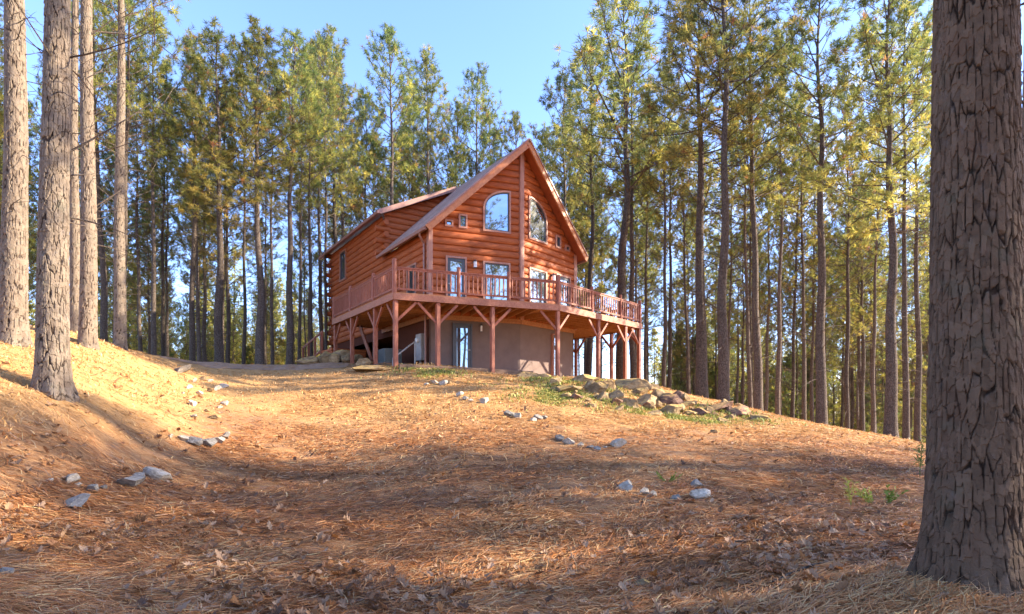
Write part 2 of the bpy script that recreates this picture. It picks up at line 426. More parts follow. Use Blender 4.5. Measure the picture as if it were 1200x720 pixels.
def make_ground():
    n = 440
    u = np.linspace(-1, 1, n)
    k = 6.2
    gx = np.sinh(u * k) / np.sinh(k) * 600
    gy = np.sinh(u * k) / np.sinh(k) * 600 + 9
    X, Y = np.meshgrid(gx, gy)
    Z = ground(X, Y)
    v = np.stack([X.ravel(), Y.ravel(), Z.ravel()], 1)
    i = np.arange(n * n).reshape(n, n)
    q = np.stack([i[:-1, :-1], i[:-1, 1:], i[1:, 1:], i[1:, :-1]], -1).reshape(-1, 4)
    col = np.stack([mound_sun_mask(v[:, 0], v[:, 1]), green_mask(v[:, 0], v[:, 1]), np.zeros(len(v))], 1)
    nt = NT('pine_straw_ground')
    tc = nt.n('ShaderNodeTexCoord')
    def mp(sx, sy, rot):
        m = nt.n('ShaderNodeMapping'); m.inputs['Scale'].default_value = (sx, sy, 1); m.inputs['Rotation'].default_value = (0, 0, rot); nt.l(tc, 'Object', m, 0); return m
    a1 = nt.noise(mp(3.0, 26, .25), 1.6, 8, .75, 1.2); a2 = nt.noise(mp(24, 3.5, .1), 1.6, 8, .75, 1.2)
    big = nt.noise(mp(1, 1.6, .1), .55, 6, .6); mid = nt.noise(mp(1, 1.5, 0), 2.3, 6, .65)
    mx = nt.mix(a1, 0, a2, 0, f=.35)
    straw = nt.ramp(mx, 2, [(.3, (.17, .08, .036)), (.45, (.35, .17, .074)), (.56, (.48, .26, .115)), (.72, (.60, .375, .19))])
    duff = nt.ramp(a2, 0, [(.35, (.16, .09, .058)), (.6, (.31, .20, .135)), (.8, (.40, .30, .22))])
    c = nt.mix(straw, 0, duff, 0, nt.ramp(mid, 0, [(.5, 0.0), (.66, .8)]), 0)
    c = nt.mix(c, 2, nt.ramp(big, 0, [(.3, .72), (.7, 1.08)]), 0, blend='MULTIPLY', f=1)
    at = nt.n('ShaderNodeAttribute', attribute_name='tint'); sp = nt.n('ShaderNodeSeparateColor'); nt.l(at, 'Color', sp, 0)
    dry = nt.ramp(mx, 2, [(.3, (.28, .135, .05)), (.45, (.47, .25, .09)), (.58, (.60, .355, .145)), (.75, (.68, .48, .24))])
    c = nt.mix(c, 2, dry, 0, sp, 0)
    grn = nt.ramp(mx, 2, [(.3, (.14, .15, .03)), (.6, (.30, .30, .07)), (.8, (.44, .38, .12))])
    c = nt.mix(c, 2, grn, 0, sp, 1)
    p = bsdf(nt, .95, .08); nt.l(c, 2, p, 'Base Color')
    b = nt.n('ShaderNodeBump'); b.inputs['Strength'].default_value = 1; b.inputs['Distance'].default_value = .045
    nt.l(mx, 2, b, 'Height'); nt.l(b, 0, p, 'Normal')
    o = link('ground', mk_mesh('ground', v, q, nt.m, smooth=True, col=col))
    tag(o, kind='structure')
make_ground()

# gravel driveway running along the crest left of the cabin
def make_driveway():
    nx, ny = 60, 16
    us = np.linspace(0, 1, nx); vs = np.linspace(0, 1, ny)
    U, V = np.meshgrid(us, vs)
    edge = .35 * vnoise(U * 14, V * 0 + 3.3, seed=8)
    X = -14.5 + 10.6 * U; Y = 21.2 + .6 * np.sin(U * 3) + V * (4.2 + edge) + edge * (1 - V)
    v = np.stack([X.ravel(), Y.ravel(), ground(X, Y).ravel() + .012], 1)
    i = np.arange(nx * ny).reshape(ny, nx)
    q = np.stack([i[:-1, :-1], i[:-1, 1:], i[1:, 1:], i[1:, :-1]], -1).reshape(-1, 4)
    m = mat_basic('gravel', (.28, .16, .09), (.42, .27, .165), (1, 1.4, 1), 7, .95, .8, .04, .1)
    tag(link('driveway', mk_mesh('driveway', v, q, m, smooth=True)), kind='structure')
make_driveway()

# ------------------------------------------------------------------ the log cabin (local x = right, y = back, z = height above the eye)
BASE = 1.4
cabin = thing('log_cabin', 'red-stained log cabin with prow gable and wraparound raised deck', 'cabin', (.372, 24.461, BASE), R(34.35))
HW, CB, SB = 3.86, .9702, .2423
EV = HW * SB / CB                      # y of the front wall corners
ROOF_TOP, SLOPE = 11.52, .967
vf = lambda x, o: abs(x) * SB / CB - o / CB
def part(o, parent=None):
    o.parent = parent or cabin
    if parent is None: o.location.z -= BASE
    return o
class Face:
    def __init__(s, o, d, n): s.o, s.d, s.n = o, d, n
    def __call__(s, t, z, off=0): return (s.o[0] + s.d[0] * t + s.n[0] * off, s.o[1] + s.d[1] * t + s.n[1] * off, z)
F1 = Face((0, 0), (-CB, SB), (-SB, -CB))
F2 = Face((0, 0), (CB, SB), (SB, -CB))
FL = Face((-HW, 0), (0, 1), (-1, 0))
FR = Face((HW, 0), (0, 1), (1, 0))
FC = Face((0, 5.9), (-1, 0), (0, -1))    # cheek of the dormer
FB = Face((0, 14.35), (1, 0), (0, 1))
LOGH = .29
def log_wall(fc, span, z0, z1, openings=(), bulge=.075):
    vs, fs = [], []
    nsub = 8; z = z0
    while z < z1 - 1e-6:
        h = min(LOGH, z1 - z)
        for j in range(nsub):
            za, zb = z + h * j / nsub, z + h * (j + 1) / nsub
            oa = bulge * math.sqrt(max(0, 1 - (2 * j / nsub - 1) ** 2)); ob = bulge * math.sqrt(max(0, 1 - (2 * (j + 1) / nsub - 1) ** 2))
            zm = (za + zb) / 2
            lo, hi = span(zm)
            if hi - lo < .02: continue
            segs = [(lo, hi)]
            for op in openings:
                r = op(zm)
                if r is None: continue
                ns = []
                for a, b in segs:
                    if r[0] > a: ns.append((a, min(b, r[0])))
                    if r[1] < b: ns.append((max(a, r[1]), b))
                segs = [q for q in ns if q[1] - q[0] > .005]
            for a, b in segs:
                k = len(vs)
                vs += [fc(a, za, oa), fc(b, za, oa), fc(b, zb, ob), fc(a, zb, ob)]
                fs.append((k, k + 1, k + 2, k + 3))
        z += h
    return vs, fs
def rect_op(a, b, z0, z1): return lambda z: (a, b) if z0 < z < z1 else None
def arch_op(a, b, z0, zs, zt):
    def f(z):
        if z < z0 or z > zt: return None
        if z <= zs: return (a, b)
        return (a, a + (b - a) * math.sqrt(max(0, 1 - ((z - zs) / (zt - zs)) ** 2)))
    return f
gable = lambda z: (0, min(HW / CB, (ROOF_TOP - .25 - z) / SLOPE / CB))
FLOOR = 4.25
LOW = 3.98
wall = MB()
ops1 = [arch_op(.52, 1.69, 7.64, 8.58, 9.41), rect_op(2.44, 2.75, 7.65, 8.17), rect_op(3.04, 3.33, 7.65, 7.87), rect_op(2.47, 3.29, FLOOR - .1, 6.40), rect_op(.54, 1.69, 4.42, 6.33)]
ops2 = [arch_op(.48, 1.71, 7.62, 8.55, 9.43), rect_op(2.42, 2.75, 7.65, 8.17), rect_op(3.16, 3.46, 7.65, 7.87), rect_op(.52, 1.69, 4.42, 6.33), rect_op(2.47, 3.52, FLOOR - .1, 6.40)]
opsL = [rect_op(11.35, 12.35, 7.46, 9.1), rect_op(2.1, 3.0, 5.0, 6.3)]
for fc, sp, z1, op in ((F1, gable, 11.3, ops1), (F2, gable, 11.3, ops2),
                       (FL, lambda z: (EV, 14.35) if z < 7.45 else (5.9, 14.35), 9.45, opsL),
                       (FR, lambda z: (EV, 14.35), 7.5, []),
                       (FB, lambda z: (-HW, min(HW, max(0, (11.2 - z) / SLOPE))), 9.4, [])):
    wall.add(*log_wall(fc, sp, LOW, z1, op))
part(wall.build('wall', M['log']))
fnd = MB()
for fc, a, b, op in ((F1, 0, HW / CB, rect_op(2.2, 3.0, 0, 3.66)), (F2, 0, HW / CB, rect_op(2.2, 2.72, 0, 3.6)), (FR, EV, 14.35, None)):
    segs = [(a, b)]
    if op:
        r = op(1); segs = [(a, r[0]), (r[1], b)]
        fnd.add([fc(r[0], 3.6, -.04), fc(r[1], 3.6, -.04), fc(r[1], LOW, -.04), fc(r[0], LOW, -.04)], [(0, 1, 2, 3)])
    for p, q in segs:
        fnd.add([fc(p, .3, -.04), fc(q, .3, -.04), fc(q, LOW + .02, -.04), fc(p, LOW + .02, -.04)], [(0, 1, 2, 3)])
fnd.add([FB(-HW, -1, -.04), FB(HW, -1, -.04), FB(HW, LOW, -.04), FB(-HW, LOW, -.04)], [(0, 1, 2, 3)])
part(fnd.build('foundation', M['stucco']))
dk = MB()
for p, q, z0, z1 in ((EV, 4.2, .3, LOW + .02), (10.5, 14.35, .3, LOW + .02), (4.2, 10.5, 3.55, LOW + .02)):
    dk.add([FL(p, z0, -.04), FL(q, z0, -.04), FL(q, z1, -.04), FL(p, z1, -.04)], [(0, 1, 2, 3)])
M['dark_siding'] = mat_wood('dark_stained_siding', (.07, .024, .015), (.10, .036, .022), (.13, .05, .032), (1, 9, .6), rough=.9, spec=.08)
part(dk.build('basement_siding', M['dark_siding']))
sl_ = MB(); sl_.box((-HW + .1, EV + .2, LOW - .02), (HW - .1, 14.2, LOW + .1)); part(sl_.build('floor_slab', M['joist_wood']))
# vertical corner boards
for x, y, zt in ((-HW, EV, 7.6), (HW, EV, 7.6)):
    b = MB(); sx = -1 if x < 0 else 1
    b.box((x - .09, y - .11, LOW - .02), (x + .09, y + .10, zt))
    part(b.build('corner_board', M['trim']))
b = MB(); b.box((-.10, -.13, LOW - .02), (.10, .05, 11.2)); part(b.build('corner_board', M['trim']))
# crossing log ends at the rear corner and at the dormer corner
def log_ends(name, x, y, z0, z1, dx, dy, ln=.34):
    m = MB(); k = 0; z = z0 + LOGH / 2
    while z < z1:
        if k % 2 == 0: m.tube([(x - dx * .1, y, z), (x + dx * ln, y, z)], LOGH * .47, 12)
        else: m.tube([(x, y - dy * .1, z), (x, y + dy * ln, z)], LOGH * .47, 12)
        z += LOGH; k += 1
    part(m.build(name, M['log'], smooth=False))
log_ends('log_ends', -HW + .1, 14.25, LOW - 2 * LOGH, 9.35, -1, 1, .45)
# dormer
dor = MB()
dz = lambda x: 9.50 + (x + 4.25) * .4875          # top of the dormer roof
dor.add(*log_wall(FC, lambda z: (max(.2, (ROOF_TOP - .02 - z) / SLOPE), min(HW, 4.25 - (z - (9.50 - .2)) / .4875 if z > 9.2 else HW)), 7.3 + .11, 11.2))
dormer = part(dor.build('dormer', M['log']))
m = MB(); z = LOW + LOGH * 12.5; k = 0
while z < 9.3:
    if k % 2 == 0: m.tube([(-HW + .3, 5.9 + .02, z), (-HW - .42, 5.9 + .02, z)], LOGH * .46, 12)
    else: m.tube([(-HW + .02, 6.2, z), (-HW + .02, 5.62, z)], LOGH * .46, 12)
    z += LOGH; k += 1
m.build('log_ends', M['log'], dormer)
def slab_uv(o, fx):
    me = o.data; uv = me.uv_layers.new(name='UVMap')
    for lp in me.loops:
        c = me.vertices[lp.vertex_index].co
        uv.data[lp.index].uv = (c.y, abs(c.x) * fx)
OV = 4.19
zt = lambda x: ROOF_TOP - SLOPE * abs(x)
OF = .567
b = MB()
b.prism([(0, vf(0, OF), zt(0)), (-OV, vf(OV, OF), zt(OV)), (-OV, 5.8, zt(OV)), (0, 5.8, zt(0))], (0, 0, -.12))
b.prism([(0, vf(0, OF), zt(0)), (OV, vf(OV, OF), zt(OV)), (OV, 14.9, zt(OV)), (0, 14.9, zt(0))], (0, 0, -.12))
roof = part(b.build('roof', M['shingle'])); slab_uv(roof, 1.39)
b = MB()
for sx in (-1, 1):
    bk = 5.7 if sx < 0 else 14.8
    b.prism([(sx * .02, vf(0, OF) + .05, zt(.02) - .125), (sx * (OV - .03), vf(OV, OF) + .05, zt(OV - .03) - .125), (sx * (OV - .03), bk, zt(OV - .03) - .125), (sx * .02, bk, zt(.02) - .125)], (0, 0, -.05))
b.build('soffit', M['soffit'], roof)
for sx in (-1, 1):
    b = MB(); e = .03
    p = (0, vf(0, OF) - e, zt(0) - .145); q = (sx * (OV + .02), vf(OV, OF) - e, zt(OV + .02) - .145)
    b.bar(p, q, .055, .27)
    b.build('rake_board', M['fascia'], roof)
    b = MB(); p = (0, vf(0, OF) - e - .03, zt(0) + .03); q = (sx * (OV + .04), vf(OV, OF) - e - .03, zt(OV + .04) + .03)
    b.bar(p, q, .07, .06); b.build('drip_edge', M['gutter'], roof)
b = MB(); b.box((-OV - .02, vf(OV, OF) + .05, zt(OV) - .22), (-OV - .13, 5.75, zt(OV) - .09)); b.build('gutter', M['gutter'], roof)
b = MB(); b.box((OV + .02, vf(OV, OF) + .05, zt(OV) - .22), (OV + .13, 14.8, zt(OV) - .09)); b.build('gutter', M['gutter'], roof)
b = MB(); b.tube([(-OV - .07, 1.05, zt(OV) - .2), (-OV - .05, 1.1, zt(OV) - .32), (-HW - .14, 1.22, zt(OV) - .55), (-HW - .13, 1.22, zt(OV) - .75), (-HW - .13, 1.22, FLOOR + .02)], .045, 8)
part(b.build('downspout', M['gutter']))
b = MB(); b.tube([(-HW - .10, 1.15, FLOOR - .3), (-HW - .10, 1.15, 1.45)], .045, 8); part(b.build('downspout', M['gutter']))
# dormer roof
D0, D1 = 5.45, 15.2
b = MB(); b.prism([(-4.25, D0, dz(-4.25)), (-.12, D0, dz(-.12)), (-.12, D1, dz(-.12)), (-4.25, D1, dz(-4.25))], (0, 0, -.1))
dr = b.build('dormer_roof', M['shingle'], dormer); slab_uv(dr, 1.11)
b = MB(); b.prism([(-4.22, D0 + .03, dz(-4.22) - .105), (-.5, D0 + .03, dz(-.5) - .105), (-.5, D1 - .05, dz(-.5) - .105), (-4.22, D1 - .05, dz(-4.22) - .105)], (0, 0, -.05)); b.build('dormer_soffit', M['soffit'], dormer)
b = MB(); b.bar((-4.27, D0 - .03, dz(-4.27) - .10), (-.2, D0 - .03, dz(-.2) - .10), .05, .22); b.build('rake_board', M['gutter'], dormer)
b = MB(); b.box((-4.27, D0 - .06, dz(-4.27) - .19), (-4.38, D1, dz(-4.27) - .05)); b.build('gutter', M['gutter'], dormer)
b = MB(); b.tube([(-4.3, 14.6, 9.3), (-HW - .12, 14.3, 8.9), (-HW - .12, 14.3, 4.3)], .04, 8); part(b.build('downspout', M['gutter']))

# windows and doors: trim ring > sash ring, pane, handle
def offset_poly(P, w):
    n = len(P); out = []
    area = sum(P[i][0] * P[(i + 1) % n][1] - P[(i + 1) % n][0] * P[i][1] for i in range(n))
    sg = 1 if area > 0 else -1
    for i in range(n):
        a, p, c = Vector(P[i - 1]), Vector(P[i]), Vector(P[(i + 1) % n])
        d1 = (p - a).normalized(); d2 = (c - p).normalized()
        n1 = Vector((d1.y, -d1.x)) * sg; n2 = Vector((d2.y, -d2.x)) * sg
        k = (n1 + n2); k = k / max(.5, k.dot(n1))
        out.append(tuple(p + k * w))
    return out
def ring(fc, inner, w, o0, o1):
    outer = offset_poly(inner, w); n = len(inner); v = []
    for q in (outer, inner):
        v += [fc(s, z, o0) for s, z in q] + [fc(s, z, o1) for s, z in q]
    f = []
    for i in range(n):
        j = (i + 1) % n
        f += [(n + i, n + j, 3 * n + j, 3 * n + i), (i, n + i, n + j, j)[::-1], (2 * n + i, 3 * n + i, 3 * n + j, 2 * n + j), (i, j, 2 * n + j, 2 * n + i)]
    m = MB(); m.add(v, f); return m
def rect(a, b, z0, z1): return [(a, z0), (b, z0), (b, z1), (a, z1)]
def arch(a, b, z0, zs, zt, n=14):
    return [(a, z0), (b, z0)] + [(a + (b - a) * math.cos(t), zs + (zt - zs) * math.sin(t)) for t in [PI / 2 * k / n for k in range(n + 1)]]
def opening(name, fc, poly, tw=.075, sw=.045, trim='trim', sash='dark_frame', out=.115, base=0, sash_name='sash'):
    w = part(ring(fc, poly, tw, base - .03, base + out).build(name, M[trim]))
    inner = offset_poly(poly, -sw)
    ring(fc, inner, sw - .002, base - .02, base + .075).build(sash_name, M[sash], w)
    m = MB(); m.add([fc(s, z, base + .045) for s, z in inner], [tuple(range(len(inner)))]); m.build('pane', M['glass'], w)
    return w
opening('window', F1, arch(.56, 1.65, 7.68, 8.58, 9.36))
opening('window', F1, rect(2.48, 2.71, 7.69, 8.13), .07, .03)
opening('window', F1, rect(3.08, 3.29, 7.69, 7.84), .07, .025)
opening('window', F1, rect(.58, 1.65, 4.46, 6.28), .075, .05)
opening('window', F2, arch(.52, 1.67, 7.66, 8.55, 9.38))
opening('window', F2, rect(2.46, 2.71, 7.69, 8.13), .07, .03)
opening('window', F2, rect(3.20, 3.42, 7.69, 7.84), .07, .025)
opening('window', F2, rect(.56, 1.65, 4.46, 6.28), .075, .05)
opening('window', FL, rect(11.4, 12.3, 7.5, 9.05), .08, .05, sash='dark_frame')
opening('window', FL, rect(2.15, 2.95, 5.05, 6.25), .08, .05)
def door(fc, a, b, z0, z1, trim='trim', base=0, knob=1, tw=.075):
    d = opening('door', fc, rect(a, b, z0, z1), tw, .13, trim, 'dark_frame', .115, base, 'door_leaf')
    m = MB(); s = b - .065 if knob > 0 else a + .065
    m.tube([fc(s, z0 + 1.0, base + .07), fc(s, z0 + 1.0, base + .13)], .03, 8); m.tube([fc(s, z0 + 1.0, base + .12), fc(s - .1 * knob, z0 + 1.0, base + .12)], .014, 6)
    m.build('handle', M['grey_metal'], d)
    return d
door(F1, 2.51, 3.25, FLOOR + .02, 6.35)
door(F2, 2.51, 3.48, FLOOR + .02, 6.35, knob=-1)
door(F1, 2.24, 2.97, 1.58, 3.62, 'dark_frame', -.04, -1, .05)
door(F2, 2.24, 2.68, 1.5, 3.56, 'trim', -.04, 1, .05)
# wall lamps
for fc, s, z, bs in ((F1, 2.10, 6.15, .07), (F2, 2.1, 6.15, .07), (F1, 1.80, 3.52, -.04)):
    m = MB(); c = fc(s, z + .1, bs + .02); big = bs > 0
    m.tube([fc(s, z + .12, bs - .03), fc(s, z + .12, bs + .05)], .05 if big else .035, 8)
    m.tube([fc(s, z + .14, bs + .03), fc(s, z + .20, bs + .09), fc(s, z + .17, bs + .14)], .014, 6)
    m.tube([fc(s, z + .10, bs + .13), fc(s, z + .18, bs + .13)], [.10 if big else .05, .03], 8)
    m.tube([fc(s, z - .17, bs + .13), fc(s, z - .14, bs + .13)], [.03, .075 if big else .04], 8)
    m.bar(fc(s, z - .16, bs + .06), fc(s, z + .14, bs + .06), .02, .02); m.bar(fc(s, z - .155, bs + .06), fc(s, z - .155, bs + .13), .02, .02)
    lamp = part(m.build('wall_lamp', M['dark_metal']))
    m = MB(); m.tube([fc(s, z - .14, bs + .13), fc(s, z + .10, bs + .13)], .07 if big else .04, 8); m.build('lamp_glass', M['white_glass'], lamp)
# electricity meter on the foundation
m = MB(); m.box((-HW + .02, 1.45, 2.15), (-HW - .16, 1.95, 3.25)); m.box((-HW - .16, 1.47, 2.75), (-HW - .175, 1.93, 3.22))
mt = part(m.build('meter_box', M['grey_metal'], bevel=.01))
m = MB(); m.tube([(-HW - .16, 1.7, 2.98), (-HW - .27, 1.7, 2.98)], .11, 14); m.build('meter_dial', M['white_glass'], mt)
m = MB(); m.tube([(-HW - .07, 1.7, 2.15), (-HW - .07, 1.7, 1.4)], .03, 8); m.build('conduit', M['grey_metal'], mt)

# ---- deck
FO = 2.559 / CB
A, B, C_ = (-6.266, 6.266 * SB / CB - FO), (0, -FO), (6.401, 6.401 * SB / CB - FO)
D, G = (-6.266, 6.05), (6.401, 4.3)
E_, P_, F_ = (-HW, EV), (0, 0), (HW, EV)
m = MB()
top = lambda *pts: [(x, y, FLOOR) for x, y in pts]
def plank_strip(m, o0, o1, i0, i1, w=.14):
    """boards parallel to the outer edge o0-o1"""
    o0, o1, i0, i1 = map(Vector, (o0, o1, i0, i1)); n = max(2, int(((i0 + i1) - (o0 + o1)).length / 2 / w))
    for k in range(n):
        a, b = k / n, (k + .94) / n
        q = [o0.lerp(i0, a), o1.lerp(i1, a), o1.lerp(i1, b), o0.lerp(i0, b)]
        m.prism([(p.x, p.y, FLOOR) for p in q], (0, 0, -.035))
plank_strip(m, A, B, E_, P_); plank_strip(m, B, C_, P_, F_); plank_strip(m, D, A, (-HW, 6.05), E_); plank_strip(m, C_, G, F_, (HW, 4.3))
deck = part(m.build('deck', M['joist_wood']))
for p, q in ((A, B), (B, C_), (D, A), (C_, G)):
    m = MB(); m.bar((*p, FLOOR - .15), (*q, FLOOR - .15), .05, .23); m.build('rim_joist', M['deck_wood'], deck)
m = MB(); m.bar((*D, FLOOR - .15), (-HW, 6.05, FLOOR - .15), .05, .23); m.build('rim_joist', M['deck_wood'], deck)
m = MB(); m.bar((*G, FLOOR - .15), (HW, 4.3, FLOOR - .15), .05, .23); m.build('rim_joist', M['deck_wood'], deck)
for p, q in ((E_, P_), (P_, F_), ((-HW, 6.05), E_), (F_, (HW, 4.3))):
    m = MB(); d = Vector((q[0] - p[0], q[1] - p[1])).normalized(); n = Vector((d.y, -d.x)) * .03
    m.bar((p[0] + n.x, p[1] + n.y, FLOOR - .36), (q[0] + n.x, q[1] + n.y, FLOOR - .36), .05, .2); m.build('ledger', M['joist_wood'], deck)
def joist(p, q):
    m = MB(); m.bar((*p, FLOOR - .155), (*q, FLOOR - .155), .045, .19); m.build('joist', M['joist_wood'], deck)
for fc, tmax in ((F1, 6.266 / CB), (F2, 6.401 / CB)):
    t = .2
    while t < tmax - .1:
        far = 2.53
        if t < HW / CB: near = .02
        else:
            near = .02 + 2.5 * (t - HW / CB) / (tmax - .65 - HW / CB)
        if near < far - .2: joist(fc(t, 0, near)[:2], fc(t, 0, far)[:2])
        t += .41
    for t in (-.35, ):
        pass
y = -.6
while y < 6:
    x0 = -HW - .02 if y > EV else -6.24 + (y - A[1]) / (EV - A[1]) * 2.38
    joist((-6.24, y), (x0, y))
    if y < 4.2: joist((6.37, y), (-x0 if y > EV else 6.37 - (y - C_[1]) / (EV - C_[1]) * 2.5, y))
    y += .41
# posts with braces
cl = lambda p: (cabin.location.x + p[0] * math.cos(R(34.35)) - p[1] * math.sin(R(34.35)), cabin.location.y + p[0] * math.sin(R(34.35)) + p[1] * math.cos(R(34.35)))
def post(p, dirs):
    g = gz(*cl(p)) - .1
    m = MB(); m.box((p[0] - .075, p[1] - .075, g), (p[0] + .075, p[1] + .075, FLOOR - .27))
    o = part(m.build('deck_post', M['rail_wood'], bevel=.012))
    for dx, dy in dirs:
        m = MB(); z0 = FLOOR - .27
        m.bar((p[0] + dx * .06, p[1] + dy * .06, z0 - .72), (p[0] + dx * .74, p[1] + dy * .74, z0 - .03), .07, .09); m.build('brace', M['rail_wood'], o)
def outer(fc, t): return fc(t, 0, 2.559 - .11)[:2]
l1 = (-CB, SB); r1 = (CB, -SB); l2 = (-CB, -SB); r2 = (CB, SB)
post((A[0] + .11, A[1] + .08), [r1, (0, 1)])
for t in (4.2, 2.1): post(outer(F1, t), [l1, r1])
post((0, B[1] + .11), [l1, r2])
for t in (2.3, 4.6): post(outer(F2, t), [l2, r2])
post((C_[0] - .11, C_[1] + .08), [l2, (0, 1)])
for yv in (.97, 3.67, 5.95): post((A[0] + .11, yv), [(0, 1), (0, -1)] if yv < 5 else [(0, -1)])
for yv in (.9, 3.65): post((C_[0] - .11, yv), [(0, 1), (0, -1)])
# beam on the posts of the rear half (under the left walk)
# railing: rails > balusters and posts
RT = 5.15
nbal = [0]
rest = MB()
def railing(p, q, posts, indiv, n_ind=999):
    p, q = Vector(p), Vector(q); L = (q - p).length; d = (q - p) / L
    m = MB()
    m.bar((*p, RT), (*q, RT), .09, .04); m.bar((*p, RT - .055), (*q, RT - .055), .04, .07); m.bar((*p, FLOOR + .14), (*q, FLOOR + .14), .04, .07)
    o = part(m.build('railing', M['rail_wood']))
    for t, h, rr in posts:
        c = p + d * t; m = MB()
        m.tube([(c.x, c.y, FLOOR - .02), (c.x, c.y, FLOOR + h - .03), (c.x, c.y, FLOOR + h)], [rr, rr * .96, rr * .7], 12); m.build('rail_post', M['rail_wood'], o)
    t = .16; k = 0
    while t < L - .08:
        if all(abs(t - a[0]) > .1 for a in posts):
            c = p + d * t; use = rest
            if k < n_ind: use = MB()
            use.bar((c.x, c.y, FLOOR + .17), (c.x, c.y, RT - .08), .042, .042)
            if k < n_ind: use.build('baluster', M['rail_wood'], o)
            k += 1
        t += .172
    return o
ins = .06
A2, B2, C2 = (A[0] + ins, A[1] + ins), (0, B[1] + ins), (C_[0] - ins, C_[1] + ins)
railing(A2, B2, [(0, 1.2, .085), (2.35, 1.1, .075), (4.32, 1.1, .075)], True)
railing(B2, C2, [(0, 1.15, .085), (2.38, 1.1, .07), (4.73, 1.1, .07), (6.5, 1.1, .08)], True)
railing(A2, (D[0] + ins, D[1]), [(2.04, 1.1, .075), (4.74, 1.1, .075), (7.05, 1.0, .07)], False, 25)
last = railing(C2, (G[0] - ins, G[1]), [(2.0, 1.1, .07), (4.7, 1.1, .07)], False, 0)
rb = rest.build('far_balusters', M['rail_wood'], last); rb['kind'] = 'stuff'

# ---- wooden steps running down from the rear end of the deck
m = MB()
m.box((-6.25, 6.25, 2.85), (-4.6, 7.9, 2.95)); n = 10
stairs = part(m.build('stairs', M['log']))
m = MB()
for zz in np.arange(2.0, 2.85, .17): m.box((-6.22, 6.3, zz), (-6.16, 7.9, zz + .15))
for zz in np.arange(2.0, 2.85, .17): m.box((-6.22, 6.28, zz), (-4.6, 6.34, zz + .15))
m.build('skirt', M['log'], stairs)
for k in range(6):
    m = MB(); m.box((-5.2 + .0, 5.0 + .22 * k, FLOOR - .15 - .2 * (6 - k) + .9 * 0), (-4.1, 5.28 + .22 * k, FLOOR - .10 - .2 * (6 - k))); 
m = MB(); m.bar((-6.2, 7.9, 3.9), (-6.2, 11.6, 3.45), .05, .1); m.bar((-6.2, 7.9, 3.0), (-6.2, 11.6, 2.55), .05, .1)
for yy in (8.0, 9.2, 10.4, 11.5):
    zz = 3.9 - (yy - 7.9) * .1216; m.box((-6.25, yy - .05, zz - 1.6), (-6.15, yy + .05, zz))
m.build('stair_rail', M['rail_wood'], stairs)
for k in range(7):
    m = MB(); yy = 8.0 + k * .5; m.box((-6.1, yy, 2.82 - k * .06), (-4.6, yy + .46, 2.87 - k * .06)); m.build('tread', M['rail_wood'], stairs)
for x in (-5.05,):
    m = MB(); m.bar((x, 4.3, 2.3), (x, 5.9, FLOOR - .2), .05, .24); m.build('stringer', M['rail_wood'], stairs)

# ---- small things beside the cabin
def world(p, z): q = cl(p); return (q[0], q[1], z)
p0, p1 = cl((A[0] + .1, A[1] - .25)), cl((F1(.35, 0, 2.2)[0], F1(.35, 0, 2.2)[1]))
g0, g1 = gz(*p0), gz(*p1)
ln = math.hypot(p1[0] - p0[0], p1[1] - p0[1])
t = thing('landscape_timber', 'long weathered timber edging laid on the ground below the deck', 'timber edging', (p0[0], p0[1], 0), math.atan2(p1[1] - p0[1], p1[0] - p0[0]))
for k, (a, b) in enumerate(((0, 2.4), (2.42, 4.8), (4.82, ln))):
    z0, z1 = g0 + (g1 - g0) * a / ln, g0 + (g1 - g0) * b / ln
    m = MB(); m.bar((a, 0, z0 + .05), (b, 0, z1 + .05), .16, .24); m.build('timber', M['timber'], t, bevel=.015)
c = cl((-4.9, 2.6)); g = gz(*c)
t = thing('air_conditioner', 'grey air conditioning unit standing under the deck', 'air conditioner', (c[0], c[1], g), R(34))
m = MB(); m.box((-.38, -.38, .05), (.38, .38, .62)); m.build('housing', mat_basic('ac_housing', (.10, .12, .11), (.14, .16, .15), ns=5, bump=0), t, bevel=.02)
m = MB()
for zz in np.arange(.1, .58, .045):
    for s in (-1, 1): m.box((-.36, s * .385 - .006, zz), (.36, s * .385 + .006, zz + .02)); m.box((s * .385 - .006, -.36, zz), (s * .385 + .006, .36, zz + .02))
m.build('grille', M['dark_metal'], t)
m = MB(); m.tube([(0, 0, .62), (0, 0, .64)], .32, 24); m.build('fan_guard', M['dark_metal'], t)
m = MB(); m.box((-.45, -.45, -.1), (.45, .45, .05)); m.build('base_slab', M['stucco'], t)
a, b = cl((-HW - .45, 1.4)), cl((-5.75, .2))
ga, gb = gz(*a), gz(*b)
t = thing('handrail', 'thin grey pipe handrail slanting down beside the foundation wall', 'handrail', (a[0], a[1], ga))
v = (b[0] - a[0], b[1] - a[1])
m = MB(); m.tube([(0, 0, 1.0), (v[0], v[1], gb - ga + .28)], .03, 8); m.build('rail', M['grey_metal'], t)
m = MB(); m.tube([(0, 0, -.1), (0, 0, 1.0)], .03, 8); m.build('upright', M['grey_metal'], t)
m = MB(); m.tube([(v[0], v[1], gb - ga - .1), (v[0], v[1], gb - ga + .3)], .03, 8); m.build('upright', M['grey_metal'], t)

